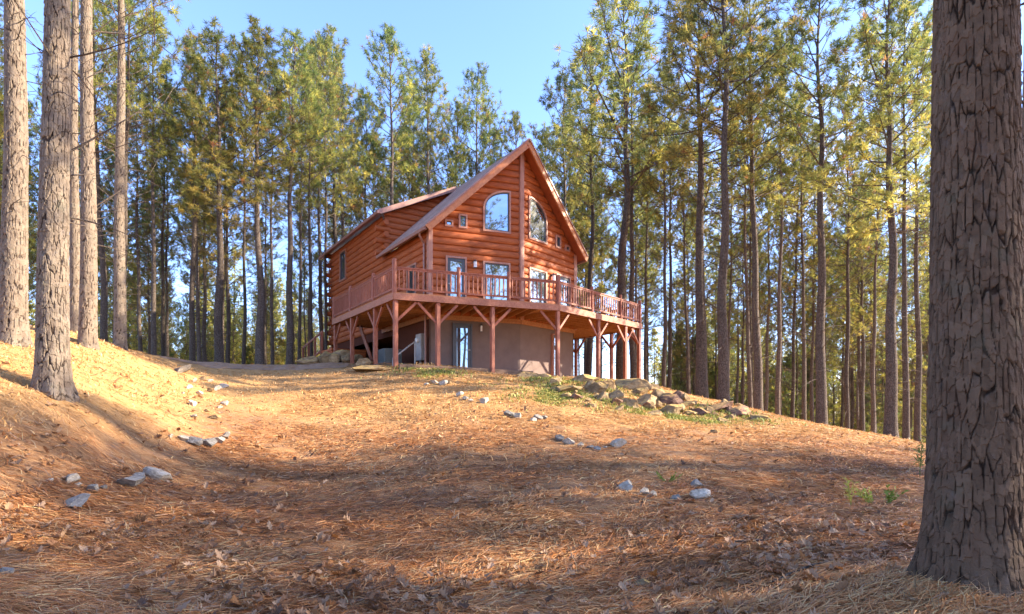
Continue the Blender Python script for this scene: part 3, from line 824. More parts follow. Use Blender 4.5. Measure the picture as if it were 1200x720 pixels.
# ------------------------------------------------------------------ pines
def tubes_np(paths, radii, seg):
    """many tubes at once: paths (n,k,3), radii (n,k) -> verts, quads"""
    P = np.asarray(paths, float); Rr = np.asarray(radii, float); n, k, _ = P.shape
    T = np.gradient(P, axis=1); T /= np.linalg.norm(T, axis=2, keepdims=True) + 1e-9
    U = np.where(np.abs(T[..., 2:3]) < .9, np.array([0, 0, 1.]), np.array([1., 0, 0]))
    A = np.cross(T, U); A /= np.linalg.norm(A, axis=2, keepdims=True) + 1e-9
    B = np.cross(T, A)
    th = np.arange(seg) / seg * 2 * PI
    V = P[:, :, None] + Rr[:, :, None, None] * (A[:, :, None] * np.cos(th)[None, None, :, None] + B[:, :, None] * np.sin(th)[None, None, :, None])
    idx = np.arange(n * k * seg).reshape(n, k, seg); nx = np.roll(idx, -1, 2)
    q = np.stack([idx[:, :-1], nx[:, :-1], nx[:, 1:], idx[:, 1:]], -1).reshape(-1, 4)
    return V.reshape(-1, 3), q

def needles_np(P, D, K, lmin, lmax, w, g, col):
    """K needle blades round every tuft position P with axis D -> verts, tris, colours"""
    n = len(P)
    d = g.normal(size=(n, K, 3)) * .55 + D[:, None] * .72
    d /= np.linalg.norm(d, axis=2, keepdims=True)
    L = g.uniform(lmin, lmax, (n, K, 1))
    b = P[:, None] + D[:, None] * g.uniform(-.08, .06, (n, K, 1))
    s = np.cross(d, g.normal(size=(n, K, 3))); s /= np.linalg.norm(s, axis=2, keepdims=True) + 1e-9
    tip = b + d * L; tip[..., 2] -= .12 * L[..., 0] ** 2 * 3
    mid = b + d * L * .35
    v = np.stack([mid - s * w, mid + s * w, tip, b], 2).reshape(-1, 3)
    i = np.arange(n * K) * 4
    q = np.stack([i + 3, i + 0, i + 2, i + 1], 1)
    c = np.repeat(col, K * 4, axis=0)
    return v, q, c

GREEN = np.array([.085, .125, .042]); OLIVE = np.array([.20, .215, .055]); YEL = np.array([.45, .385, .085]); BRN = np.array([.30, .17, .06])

def pine_variant(seed, H=20., cb=.5, spread=2.6, nb=58, dead=22, K=20, warm=.3, rb=.20):
    g = np.random.default_rng(seed)
    # trunk
    k = 26; t = np.linspace(0, 1, k); z = t ** 1.15 * H
    ph = g.uniform(0, 6.3, 4)
    off = lambda zz: np.stack([.05 * np.sin(zz * .35 + ph[0]) + .04 * np.sin(zz * 1.1 + ph[1]), .05 * np.sin(zz * .31 + ph[2]) + .04 * np.sin(zz * .9 + ph[3])], -1) * np.minimum(1, zz / 4)[..., None]
    o = off(z)
    path = np.concatenate([o, z[:, None]], 1); path[0, 2] = -.4
    rad = rb * (1 - .93 * (z / H) ** .9) * (1 + .45 * np.exp(-np.maximum(z, 0) / .28))
    tv, tq = tubes_np(path[None], rad[None], 14)
    # live limbs
    paths, radii = [], []; TP, TD = [], []
    golden = 2.39996
    for i in range(nb):
        f = (i + g.uniform(-.3, .3)) / nb; f = min(max(f, 0), 1) ** .92
        z0 = H * (cb + (1 - cb) * .985 * f)
        prof = (1 - f) ** .55 * (.6 + .4 * min(1, f * 4)) * g.uniform(.45, 1.15) + .08
        L = spread * prof
        az = i * golden + g.uniform(-.5, .5); el = R(14 + 50 * f + g.uniform(-14, 14))
        d0 = np.array([math.cos(az) * math.cos(el), math.sin(az) * math.cos(el), math.sin(el)])
        s = np.linspace(0, 1, 6)[:, None]
        curve = np.array([0, 0, 1.]) * (.28 if f > .25 else .12) * L
        side = np.array([-math.sin(az), math.cos(az), 0]) * g.uniform(-.18, .18) * L
        p0 = np.array([*off(np.array([z0]))[0], z0])
        pt = p0 + d0 * L * s + curve * s ** 2.2 + side * s ** 2
        r0 = .010 + .015 * L / 1.6
        paths.append(pt); radii.append(r0 * (1 - .8 * s[:, 0]))
        nt_ = int(4.5 + 5.6 * L)
        for j in range(nt_):
            u = g.uniform(.36, 1.0) if L > .8 else g.uniform(.1, 1)
            c = p0 + d0 * L * u + curve * u ** 2.2 + side * u * u
            dd = d0 + g.normal(size=3) * .75 + np.array([0, 0, .38]); dd /= np.linalg.norm(dd)
            l2 = L * g.uniform(.14, .34) * (1.15 - .6 * u) + .10
            ss = np.linspace(0, 1, 6)[:, None]
            tw = c + dd * l2 * ss + np.array([0, 0, .25 * l2]) * ss ** 2
            paths.append(tw); radii.append(.0075 * (1 - .6 * ss[:, 0]))
            e = tw[-1] - tw[-2]; e /= np.linalg.norm(e)
            TP.append(tw[-1]); TD.append(e)
            if l2 > .34 and g.random() < .65:
                TP.append(tw[3] + g.normal(size=3) * .08); TD.append(e)
        e = pt[-1] - pt[-2]; TP.append(pt[-1]); TD.append(e / np.linalg.norm(e))
    top = np.array([*off(np.array([H]))[0], H])
    for j in range(4): TP.append(top - np.array([0, 0, .25 * j])); TD.append(np.array([0, 0, 1.]))
    lv, lq = tubes_np(np.array(paths), np.array(radii), 4)
    # dead limbs below the crown
    dp, drr = [], []
    for i in range(dead):
        z0 = H * g.uniform(.10, cb + .08); az = g.uniform(0, 6.28); L = g.uniform(.5, 2.6) * (.45 + z0 / H)
        d0 = np.array([math.cos(az), math.sin(az), g.uniform(-.1, .9)])
        s = np.linspace(0, 1, 6)[:, None]
        p0 = np.array([*off(np.array([z0]))[0], z0])
        pt = p0 + d0 * L * s + np.array([g.uniform(-.2, .2), g.uniform(-.2, .2), g.uniform(-.35, .25)]) * L * s ** 2
        dp.append(pt); drr.append(.017 * (1 - .8 * s[:, 0]))
        for j in range(2):
            u = g.uniform(.4, .9); c = p0 + d0 * L * u; dd = d0 + g.normal(size=3) * .6
            dp.append(c + dd * L * .35 * s); drr.append(.008 * (1 - .7 * s[:, 0]))
    dv, dq = tubes_np(np.array(dp), np.array(drr), 4) if dead else (np.zeros((0, 3)), np.zeros((0, 4), int))
    TP, TD = np.array(TP), np.array(TD)
    # colour of each tuft: new growth, old yellowing needles, a few dead ones
    n = len(TP); f = np.clip((TP[:, 2] / H - cb) / (1 - cb), 0, 1)
    a = np.clip(g.normal(.42 + warm * (.6 - f), .26, n), 0, 1)[:, None]
    col = np.where(a < .5, GREEN + (OLIVE - GREEN) * a * 2, OLIVE + (YEL - OLIVE) * (a - .5) * 2)
    br = (g.random(n) < .015 + .02 * warm)[:, None]
    col = np.where(br, BRN, col) * g.uniform(.75, 1.25, (n, 1))
    nv, nq, nc = needles_np(TP, TD, K, .15, .30, .0115, g, col)
    limbs = (np.concatenate([lv, dv]), np.concatenate([lq, dq + len(lv)]))
    wood = mk_mesh('pine_trunk', tv, tq, M['bark'], smooth=True)
    crown = mk_mesh('pine_crown', np.concatenate([nv, limbs[0]]), np.concatenate([nq, limbs[1] + len(nv)]), [M['needles'], M['bark']],
                    col=np.concatenate([nc, np.full((len(limbs[0]), 3), .1)]), mat_idx=np.concatenate([np.zeros(len(nq)), np.ones(len(limbs[1]))]))
    return wood, crown

VAR = [pine_variant(11, 20, .50, 2.9, 52, 62, warm=.35),
       pine_variant(12, 20, .54, 2.6, 48, 60, warm=.4),
       pine_variant(13, 20, .44, 3.0, 58, 56, warm=.6),
       pine_variant(14, 20, .58, 2.5, 44, 66, warm=.45),
       pine_variant(15, 20, .34, 2.7, 62, 40, warm=.8),
       pine_variant(16, 20, .50, 3.3, 48, 64, warm=.3)]
SAP = [pine_variant(21, 6, .12, 1.6, 44, 4, warm=.9, rb=.06), pine_variant(22, 6, .08, 1.9, 46, 3, warm=.5, rb=.07)]
THIN = [pine_variant(31, 20, .5, 2.8, 46, 20, warm=.4, K=6), pine_variant(32, 20, .46, 3.0, 46, 20, warm=.5, K=6)]  # crowns thinned so dappled sun reaches the foreground
NEAR = [pine_variant(41, 20, .48, 2.8, 52, 0), pine_variant(42, 20, .52, 2.7, 48, 24)]
PROTO = {}
def pine(var, loc, H, label, group=None, rad=None, rz=None, name='pine_tree', base_h=20., vset=None, tilt=.012, spread=.88):
    """first use of a variant builds it, later ones copy the thing and each of its parts"""
    vs = VAR if vset is None else vset
    key = (id(vs), var)
    s = H / base_h
    if key not in PROTO:
        o = thing(name, label, 'tree')
        link('trunk', vs[var][0], o); link('crown', vs[var][1], o)
        PROTO[key] = o
    else:
        src = PROTO[key]; o = src.copy(); COL.objects.link(o)
        for ch in src.children:
            c = ch.copy(); COL.objects.link(c); c.parent = o
    o.location = loc; w = s if rad is None else rad / .2
    cw = max(w, spread * s)
    for ch in o.children: ch.scale = (w, w, s) if ch.name.startswith('trunk') else (cw, cw, s)
    o.rotation_euler = (rng.normal(0, tilt), rng.normal(0, tilt), rng.uniform(0, 6.28) if rz is None else rz)
    o['label'] = label
    if group: o['group'] = group
    elif 'group' in o: del o['group']
    return o

# ---- trunks close to the camera carry real bark relief
def worley(u, w, nu, seed):
    ui = np.floor(u).astype(np.int64); wi = np.floor(w).astype(np.int64)
    lo = np.zeros(u.shape); f1 = np.full(u.shape, 9.); f2 = np.full(u.shape, 9.); idv = np.zeros(u.shape)
    for a in (-1, 0, 1):
        for b in (-1, 0, 1):
            cu, cw = ui + a, wi + b; cm = np.mod(cu, nu)
            px = cu + .1 + .8 * _h(cm, cw, cw * 0, seed); py = cw + .1 + .8 * _h(cm, cw, cw * 0, seed + 1)
            d = np.hypot(px - u, py - w)
            m = d < f1
            f2 = np.where(m, f1, np.minimum(f2, d)); idv = np.where(m, _h(cm, cw, cw * 0, seed + 2), idv); lo = np.where(m, py - w, lo); f1 = np.where(m, d, f1)
    return f2 - f1, idv, lo

def relief_trunk(name, H, r0, seed, res, vis, depth, mat, parent, flare=.5, plate=(.075, .17), lean=(0, 0), below=.35):
    """bark plates and furrows as geometry; fine rows up to the height vis, coarse ones above"""
    zs = np.concatenate([np.arange(-below, vis, res), np.linspace(vis, H, 40)])
    nth = int(2 * PI * r0 / res)
    th = np.arange(nth) / nth * 2 * PI + PI / 2
    T, Z = np.meshgrid(th, zs)
    rad = r0 * (1 - .92 * (np.clip(Z, 0, H) / H) ** .95)
    nu = max(6, int(round(2 * PI * r0 / plate[0])))
    cx, sx = np.cos(T) * r0, np.sin(T) * r0
    wu = .55 * fbm(cx * 7, sx * 7, Z * 3.5, seed, 4); ww = .8 * fbm(cx * 9, sx * 9, Z * 6, seed + 9, 4)
    U = (T - PI / 2) / (2 * PI) * nu
    e1, i1, l1 = worley(U + wu, Z / plate[1] + ww, nu, seed)
    nu2 = max(5, int(nu * .55))
    nu2 = max(5, int(nu * .8))
    v2 = fbm(cx * 5, sx * 5, Z * 1.6, seed + 33, 3)
    e2, i2, l2 = worley((T - PI / 2) / (2 * PI) * nu2 + .5 * wu + .5 * v2, Z / (plate[1] * 4.2) + .5 * ww, nu2, seed + 20)
    fine = fbm(cx * 30, sx * 30, Z * 20, seed + 5, 4)
    rough = fbm(cx * 18, sx * 18, Z * 12, seed + 60, 4)
    wid = .13 + .06 * fbm(cx * 4, sx * 4, Z * 3, seed + 70, 2)
    rg = sstep(.0, 1.0, np.clip((e2 + .12 * rough) / np.maximum(wid, .05), 0, 1)); pl = sstep(.0, .06, e1 + .05 * rough)
    flake = np.floor((fbm(cx * 11, sx * 11, Z * 8, seed + 15, 3) + 1) * 3.2) / 6.4
    h = .40 * rg + .05 * pl + .24 * i1 * rg + .20 * np.clip(l1, -1, 1) * rg + .14 * flake + .16 * fine
    tone = .10 + .52 * i1 + .18 * i2 + .30 * fine + .12 * rough
    lob = 1 + flare * np.exp(-np.clip(Z + .05, 0, None) / .22) * (.75 + .35 * np.sin(T * 4 + seed) + .2 * np.sin(T * 7 + 1.3))
    big = 1 + .025 * fbm(cx * 2, sx * 2, Z * .6, seed + 40, 2)
    rr = rad * lob * big + depth * (h - .75) * np.clip(1.4 - Z / H, .2, 1)
    lx = lean[0] * Z + .04 * np.sin(Z * .5 + seed) * np.clip(Z / 4, 0, 1); ly = lean[1] * Z
    V = np.stack([rr * np.cos(T) + lx, rr * np.sin(T) + ly, Z], -1).reshape(-1, 3)
    n, m = T.shape; i = np.arange(n * m).reshape(n, m); nx = np.roll(i, -1, 1)
    q = np.stack([i[:-1], nx[:-1], nx[1:], i[1:]], -1).reshape(-1, 4)
    col = np.stack([np.clip(h, 0, 1), np.clip(tone, 0, 1), np.clip(pl * (.35 + .65 * rg), 0, 1)], -1).reshape(-1, 3)
    return link(name, mk_mesh(name, V, q, mat, smooth=False, col=col), parent)

def dead_limbs(parent, seed, n, zlo, zhi, lmin, lmax, r0=.011, azr=(0, 6.28), trunk_r=.2):
    g = np.random.default_rng(seed)
    s = np.linspace(0, 1, 9)[:, None]
    for i in range(n):
        P, Q = [], []
        z0 = g.uniform(zlo, zhi); az = g.uniform(*azr); L = g.uniform(lmin, lmax)
        d = np.array([math.cos(az), math.sin(az), g.uniform(-.25, .35)]); p0 = np.array([d[0] * trunk_r * .7, d[1] * trunk_r * .7, z0])
        wob = np.cumsum(g.normal(size=(9, 3)) * .035 * L, 0)
        bend = np.array([g.uniform(-.3, .3), g.uniform(-.3, .3), g.uniform(-.5, .35)]) * L
        pt = p0 + d * L * s + bend * s ** 2 + wob * s
        P.append(pt); Q.append((r0 * (.6 + .4 * L / lmax)) * (1 - .85 * s[:, 0]))
        for j in range(g.integers(1, 4)):
            k = g.integers(3, 8); dd = d + g.normal(size=3) * .7; l2 = L * g.uniform(.15, .45)
            P.append(pt[k] + dd * l2 * s + np.array([0, 0, g.uniform(-.4, .2)]) * l2 * s ** 2); Q.append(r0 * .45 * (1 - .8 * s[:, 0]))
        v, q = tubes_np(np.array(P), np.array(Q), 5)
        link('dead_branch', mk_mesh('dead_branch', v, q, M['bark'], smooth=True), parent)

def near_pine(px, Y, r0, H, label, seed, res, vis, depth, mat, var=0, flare=.4, lean=(0, 0), plate=(.055, .13), sink=0, azr=(0, 6.28), nd=14, zlo=1.5, zhi=7, dl=(.3, 1.3)):
    x, y, z = at_d(px, Y)
    t = thing('pine_tree', label, 'tree', (x, y, z - sink))
    relief_trunk('trunk', H, r0, seed, res, vis, depth, mat, t, flare, plate, lean)
    if True:
        o = link('crown', NEAR[var][1], t); o.scale = (r0 / .2 * .5 + .5,) * 2 + (H / 20,); o.location = (lean[0] * H * .6, lean[1] * H * .6, 0)
    if nd: dead_limbs(t, seed, nd, zlo, zhi, *dl, azr=azr, trunk_r=r0)
    return t

NY = at_px(62, 461)[1]
near_pine(1141, 3.62, .264, 21, 'massive dark furrowed pine trunk filling the right edge of the view', 3, .0055, 4.6, .023, M['bark_relief'], 0, .38, (.012, 0), (.036, .085), nd=0)
near_pine(1212, 9.5, .25, 21, 'pine trunk half hidden behind the massive right hand trunk', 4, .018, 7, .03, M['bark_relief_pale'], 1, .3, nd=4, zlo=5)
near_pine(62, NY, .212, 21, 'stout grey pine rising from the left bank, nearest on that side', 5, .009, 6.0, .030, M['bark_relief_pale'], 1, .45, (.005, 0), (.05, .11), nd=8, zlo=3.5, zhi=7, dl=(.2, .8))
near_pine(16, 11.2, .232, 22, 'sunlit pine at the far left edge of the bank', 6, .016, 8.5, .028, M['bark_relief_pale'], 0, .4, (.002, 0), nd=26, zlo=2, zhi=8.5, dl=(.3, 1.5))
near_pine(103, 14.5, .205, 21, 'pine on the bank top just right of the stout grey one', 7, .022, 11, .026, M['bark_relief_pale'], 1, .3, nd=26, zlo=2, zhi=10, dl=(.4, 1.8))
near_pine(88, 16.5, .15, 20, 'thin pine tucked behind two thicker trunks on the left bank', 8, .03, 11, .022, M['bark_relief_pale'], 1, .3, nd=14, zlo=3, zhi=10)
near_pine(141, 19.5, .20, 22, 'straight slim pine at the right end of the left bank', 9, .03, 13, .022, M['bark_relief_pale'], 0, .3, nd=22, zlo=3, zhi=12, dl=(.6, 2.6), azr=(-1.2, 1.4))

used = []
def free(x, y, dmin):
    return all((x - a) ** 2 + (y - b) ** 2 > dmin * dmin for a, b in used)
def put(px, Y, dia_px, H, label, var, group=None, rad=None):
    x, y, z = at_d(px, Y); used.append((x, y))
    r = dia_px * Y / FPX / 2 if rad is None else rad
    return pine(var, (x, y, z - .1), H, label, group, rad=r)

ORD = ['leftmost', 'second', 'third', 'fourth', 'fifth', 'sixth', 'seventh', 'eighth', 'ninth', 'tenth', 'eleventh', 'twelfth', 'thirteenth', 'fourteenth', 'fifteenth', 'sixteenth', 'seventeenth', 'eighteenth', 'nineteenth', 'twentieth']
def row(items, text, group):
    for k, (px, Y, w, H, var) in enumerate(sorted(items)):
        put(px, Y, w, H, text.format('leftmost' if k == 0 else ORD[k] + ' from left'), var, group)
# trunks one can tell apart, left of the cabin
row([(180, 27, 6.5, 16.8, 1), (225, 29, 7.5, 17.6, 0), (257, 26.5, 11, 15.6, 2), (304, 27.5, 10.5, 16.8, 0), (339, 28.5, 9.5, 17.2, 3), (365, 31, 4.5, 17.5, 1)],
    'tall pine beyond the driveway crest, {} of the front trunks there', 'front row of pines left of the cabin')
row([(165, 34, 5.5, 20, 1), (191, 36, 5.5, 20, 3), (196.5, 40, 5, 20, 3), (234, 33, 5.5, 19, 1), (268, 35, 6, 19.5, 4), (319, 34, 5, 19.5, 3), (123, 27, 8.5, 20, 0), (285, 33, 5, 20.5, 0), (350, 36, 5, 21, 1)],
    'slim pine in the second rank left of the cabin, {}', 'second rank of pines left of the cabin')
# behind the cabin
row([(378, 36, 6, 22, 3), (396, 39, 8, 25, 0), (403, 42, 8, 24, 1), (430, 44, 6, 24.5, 2), (464, 40, 9, 26, 3), (485, 46, 6, 26, 0), (503, 43, 8, 26.5, 1), (530, 47, 6, 26, 2), (555, 45, 7.5, 27, 5), (573, 48, 6, 26, 0), (604, 46, 6, 25, 3), (632, 48, 6, 25, 1), (660, 42, 8, 25.5, 2), (690, 38, 9, 25, 1)],
    'pine rising behind the cabin roof, {} along the ridge', 'pines behind the cabin roof')
# right of the cabin
row([(729, 31, 15, 22.5, 5), (742, 33, 9, 21, 3)], 'thick pine close behind the right deck posts, {} of two', 'pines behind the right deck posts')
row([(778, 31, 6, 19, 3), (823, 24.5, 15, 18.5, 1), (848, 22.5, 13.5, 20.5, 0), (889, 24.5, 11, 19, 5), (963, 22.5, 13, 18.8, 0), (1044, 18.5, 14.5, 15.5, 2), (1062, 21, 8, 17, 1), (1075, 23, 8, 17, 0)],
    'pine on the ridge right of the rock pile, {} of the front trunks', 'front row of pines right of the cabin')
row([(784, 36, 6.5, 20, 1), (808, 34, 5, 19, 3), (880, 30, 6, 20, 3), (897, 36, 5.5, 20, 1), (928, 33, 5.5, 19, 2), (943, 31, 6, 20, 1), (951, 36, 5.5, 20, 3), (993, 28, 6.5, 19, 0), (1022, 29, 6, 18, 3), (756, 38, 5.5, 22, 1)],
    'slim pine in the second rank right of the cabin, {}', 'second rank of pines right of the cabin')
# deeper in the wood
def fill(n, pxr, Yr, dmin, Hr, rr, label, group, wts):
    k = 0; tries = 0
    while k < n and tries < n * 60:
        tries += 1
        Y = math.sqrt(rng.uniform(Yr[0] ** 2, Yr[1] ** 2)); px = rng.uniform(*pxr); X = (px - 600) / FPX * Y
        if not free(X, Y, dmin): continue
        used.append((X, Y)); z = gz(X, Y)
        pine(int(rng.choice(len(wts), p=np.array(wts) / sum(wts))), (X, Y, z - .1), rng.uniform(*Hr), label, group, rad=rng.uniform(*rr)); k += 1
fill(24, (-60, 385), (32, 54), 2.3, (17, 20.5), (.10, .17), 'pine deep in the wood left of the cabin', 'deep pines left of the cabin', [2, 3, 1, 4, .5, 3])
fill(20, (385, 760), (44, 56), 2.3, (22, 27), (.11, .18), 'pine deep in the wood behind the cabin', 'deep pines behind the cabin', [2, 2, 2, 2, 2, 2])
fill(42, (750, 1115), (27, 55), 2.3, (16, 21), (.10, .17), 'pine deep in the wood right of the cabin', 'deep pines right of the cabin', [2, 2, 3, 2, 3, 1])
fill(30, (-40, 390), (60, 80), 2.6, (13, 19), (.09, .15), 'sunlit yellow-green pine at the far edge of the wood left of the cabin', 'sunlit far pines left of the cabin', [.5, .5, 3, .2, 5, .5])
fill(16, (-60, 225), (24, 46), 2.2, (17, 21), (.10, .16), 'bushy pine standing behind the bank at the left of the view', 'bushy pines behind the left bank', [.5, .5, 4, .2, 4, .5])
fill(40, (100, 392), (54, 76), 2.4, (11, 18), (.08, .13), 'low crowned pine glowing in the sun beyond the driveway crest', 'low sunlit pines beyond the crest', [.2, .2, 2, .1, 6, .2])
fill(38, (765, 1115), (50, 82), 2.4, (11, 19), (.08, .13), 'low crowned pine closing the view far behind the ridge trunks', 'low far pines right of the cabin', [.2, .2, 2, .1, 6, .2])
# young pines between the trunks
def saplings(n, pxr, Yr, label, group):
    for k in range(n):
        for _ in range(40):
            Y = rng.uniform(*Yr); X = (rng.uniform(*pxr) - 600) / FPX * Y
            if free(X, Y, 1.2): break
        used.append((X, Y))
        pine(int(rng.integers(2)), (X, Y, gz(X, Y) - .05), rng.uniform(4.5, 12), label, group, rad=rng.uniform(.16, .26), name='young_pine', base_h=6., vset=SAP)
saplings(80, (-20, 392), (57, 84), 'young yellow-green pine among the trunks left of the cabin', 'young pines left of the cabin')
saplings(40, (765, 1110), (42, 78), 'young yellow-green pine among the trunks right of the cabin', 'young pines right of the cabin')
# the far edge of the wood reads as one mass
def far_forest():
    g = np.random.default_rng(55); V, Q, C = [], [], []; n0 = 0; TV, TQ = [], []; tn = 0
    for k in range(120):
        Y = g.uniform(60, 105); X = (g.uniform(-80, 385) if g.random() < .4 else g.uniform(760, 1130)) - 600; X = X / FPX * Y; z = gz(X, Y); H = g.uniform(15, 21); cb = g.uniform(.08, .35)
        n = 230; f = g.uniform(0, 1, n); rad = (1 - f) ** .7 * g.uniform(2.0, 2.8) * np.sqrt(g.uniform(.05, 1, n)); a = g.uniform(0, 6.28, n)
        P = np.stack([X + rad * np.cos(a), Y + rad * np.sin(a), z + H * (cb + (1 - cb) * f)], 1)
        D = np.stack([np.cos(a) * .6, np.sin(a) * .6, .6 + 0 * a], 1)
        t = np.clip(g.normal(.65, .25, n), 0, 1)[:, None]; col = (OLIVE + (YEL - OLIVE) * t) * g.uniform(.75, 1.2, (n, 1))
        v, q, c = needles_np(P, D, 9, .35, .6, .05, g, col); V.append(v); Q.append(q + n0); C.append(c); n0 += len(v)
        zz = np.linspace(-.5, H, 6); tv, tq = tubes_np(np.stack([X + 0 * zz, Y + 0 * zz, z + zz], 1)[None], (.16 * (1 - .9 * np.clip(zz, 0, H) / H))[None], 7)
        TV.append(tv); TQ.append(tq + tn); tn += len(tv)
    NV = np.concatenate(V); tvv = np.concatenate(TV); q = np.concatenate(Q + [x + len(NV) for x in TQ])
    mi = np.concatenate([np.zeros(sum(map(len, Q))), np.ones(sum(map(len, TQ)))]).astype(np.int32)
    col = np.concatenate(C + [np.tile([[.2, .15, .11]], (len(tvv), 1))])
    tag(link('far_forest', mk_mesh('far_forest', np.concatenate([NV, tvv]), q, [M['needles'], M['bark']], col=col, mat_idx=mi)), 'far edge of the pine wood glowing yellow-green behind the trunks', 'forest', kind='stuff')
far_forest()
# unseen pines: right ones added to shade the foreground, rear ones mirrored in windows
def beside(pts, label, group):
    for X, Y in pts:
        X += rng.uniform(-.8, .8); Y += rng.uniform(-.6, .6); used.append((X, Y))
        pine(int(rng.integers(2)), (X, Y, gz(X, Y) - .1), rng.uniform(19, 23), label, group, rad=rng.uniform(.17, .24), vset=THIN)
SHADE = [(18, 4.5), (20, -2), (22, 2.6), (29, 6), (31, .5), (38, -1), (38, 4), (16, -.5)]
beside(SHADE, 'unseen pine to the right of the camera, added to shade the foreground', 'pines to the right of the camera')
for X, Y in [(24.5, 4.7), (28, 4.9)]: pine(2, (X, Y, gz(X, Y) - .1), 20, 'denser unseen pine right of the camera, added to shade the massive trunk', 'dense pines right of the camera', rad=.16, spread=.72)
for X, Y in [(17, 8), (20, 10.3), (26, 9.0), (29, 10.8), (33, 7.8), (36, 10.2)]:
    H = (X + 4.5) * .466 + 1.3 - gz(X, Y)  # height chosen to set the shadow edge on the slope
    pine(int(rng.integers(2)), (X, Y, gz(X, Y) - .1), H, 'shorter unseen pine beyond the right edge, added to shade the middle of the slope', 'shorter pines to the right', rad=.13, spread=1.25, vset=THIN)
beside([(-14, -12), (-9, -17), (-4, -12), (2, -19), (7, -13), (12, -18), (-19, -20), (17, -12), (-1, -26), (9, -27)], 'pine standing behind the camera, mirrored in the windows', 'pines behind the camera')
for X, Y in [(-11, -15), (-7, -21), (-3, -18), (1, -14), (4, -16), (6, -22), (10, -15), (14, -20), (-15, -24), (-5, -28), (4, -30), (15, -28)]:
    pine(int(rng.integers(6)), (X, Y, gz(X, Y) - .1), rng.uniform(15, 20), 'full crowned pine well behind the camera, mirrored in the windows', 'full crowned pines behind the camera', rad=rng.uniform(.14, .2), spread=1.1)
saplings(10, (300, 900), (-26, -12), 'young pine behind the camera, mirrored in the lower door glass', 'young pines behind the camera')
beside([(-17, 9), (-20, 15), (-23, 20), (-22, 6)], 'pine on the left bank outside the left edge of the view', 'pines left of the view')

# ------------------------------------------------------------------ rocks
def rock_mesh(name, seed, mat, cuts=10, rough=.06, sub=4):
    import bmesh
    g = np.random.default_rng(seed)
    bm = bmesh.new(); bmesh.ops.create_icosphere(bm, subdivisions=sub, radius=1)
    v = np.array([p.co[:] for p in bm.verts]); f = np.array([[q.index for q in p.verts] for p in bm.faces]); bm.free()
    for k in range(cuts):
        n = g.normal(size=3); n /= np.linalg.norm(n); d = g.uniform(.42, .8)
        h = v @ n; v = v - np.maximum(0, h - d)[:, None] * n
    r = 1 + rough * fbm(v[:, 0] * 2.5, v[:, 1] * 2.5, v[:, 2] * 2.5, seed, 4) + rough * .35 * fbm(v[:, 0] * 9, v[:, 1] * 9, v[:, 2] * 9, seed + 3, 3)
    v = v * r[:, None]
    v /= np.abs(v).max(0)
    return mk_mesh(name, v * .5, f, mat, smooth=False)
RM = {k: [rock_mesh('rock', 100 + 10 * i + j, M[m], cuts=c, rough=rg) for j in range(5)] for i, (k, m, c, rg) in enumerate((('white', 'rock_white', 11, .12), ('grey', 'rock_grey', 9, .1), ('tan', 'rock_tan', 16, .13), ('red', 'rock_red', 14, .12)))}
def rock(px, py, w_px, asp, kind, label, group, h=None, rz=None, tilt=.2, sink=.25, name='rock', k=1.):
    x, y, z = at_px(px, py)
    w = w_px * y / FPX * 1.15 * k; hh = w * asp
    o = link(name, RM[kind][int(rng.integers(5))])
    o.location = (x, y + w * .25, gz(x, y + w * .25) + hh * (.5 - sink))
    o.scale = (w * 1.08, w * rng.uniform(.6, 1.0), hh * 1.1)
    o.rotation_euler = (rng.normal(0, tilt), rng.normal(0, tilt), rng.normal(0, .35) if rz is None else rz)
    return tag(o, label, 'rock', group)
KIND = {'white': 'pale white quartz rock', 'grey': 'blue-grey angular rock', 'tan': 'tan mossy boulder', 'red': 'reddish brown flat slab'}
def rock_row(lst, where, group, **kw):
    lst = sorted(lst)
    for k, (px, py, w, a, kind) in enumerate(lst):
        rock(px, py, w, a, kind, '%s %s, %s' % (KIND[kind], where, 'leftmost' if k == 0 else ('rightmost' if k == len(lst) - 1 else (ORD[k] if k < 20 else 'number %d' % (k + 1)) + ' from left')), group, **kw)
rock(183, 562, 34, .48, 'white', 'big white quartz rock lying in the swale at the foot of the left bank', 'rocks in the near swale', rz=.25)
rock_row([(142, 570, 30, .45, 'grey'), (106, 578, 13, .8, 'grey'), (80, 567, 14, .8, 'white'), (91, 571, 8, .7, 'white'), (78, 594, 30, .35, 'grey'), (118, 574, 9, .6, 'grey'), (160, 560, 12, .7, 'grey'), (58, 566, 8, .6, 'white')],
         'beside the big white one', 'rocks in the near swale')
rock_row([(199, 513, 8, .7, 'white'), (212, 516, 15, .5, 'white'), (226, 522, 15, .75, 'grey'), (240, 523, 17, .7, 'grey'), (252, 519, 14, .7, 'grey'), (261, 514, 11, .6, 'grey'), (265, 510, 6, .8, 'white')],
         'in curved row under left bank', 'curved row of rocks')
rock_row([(227, 448, 5, 1.1, 'white'), (236, 446, 8, .6, 'tan'), (245, 448, 9, .6, 'white'), (262, 455, 11, .55, 'white'), (220, 456, 7, .8, 'white'), (233, 463, 8, .8, 'white'), (244, 460, 7, .8, 'tan'), (253, 458, 9, .7, 'white'),
          (238, 456, 5, .8, 'tan'), (224, 475, 10, .75, 'white'), (263, 475, 10, .7, 'white'), (227, 490, 9, .5, 'white'), (250, 492, 12, .5, 'tan'), (256, 479, 6, .6, 'white'), (241, 483, 6, .5, 'tan'), (214, 462, 5, .7, 'white')],
         'in pile at swale top', 'pile of rocks at the top of the swale')
rock(209, 436, 20, .4, 'grey', 'blue-grey rock at the edge of the driveway crest behind the scattered pile', None)
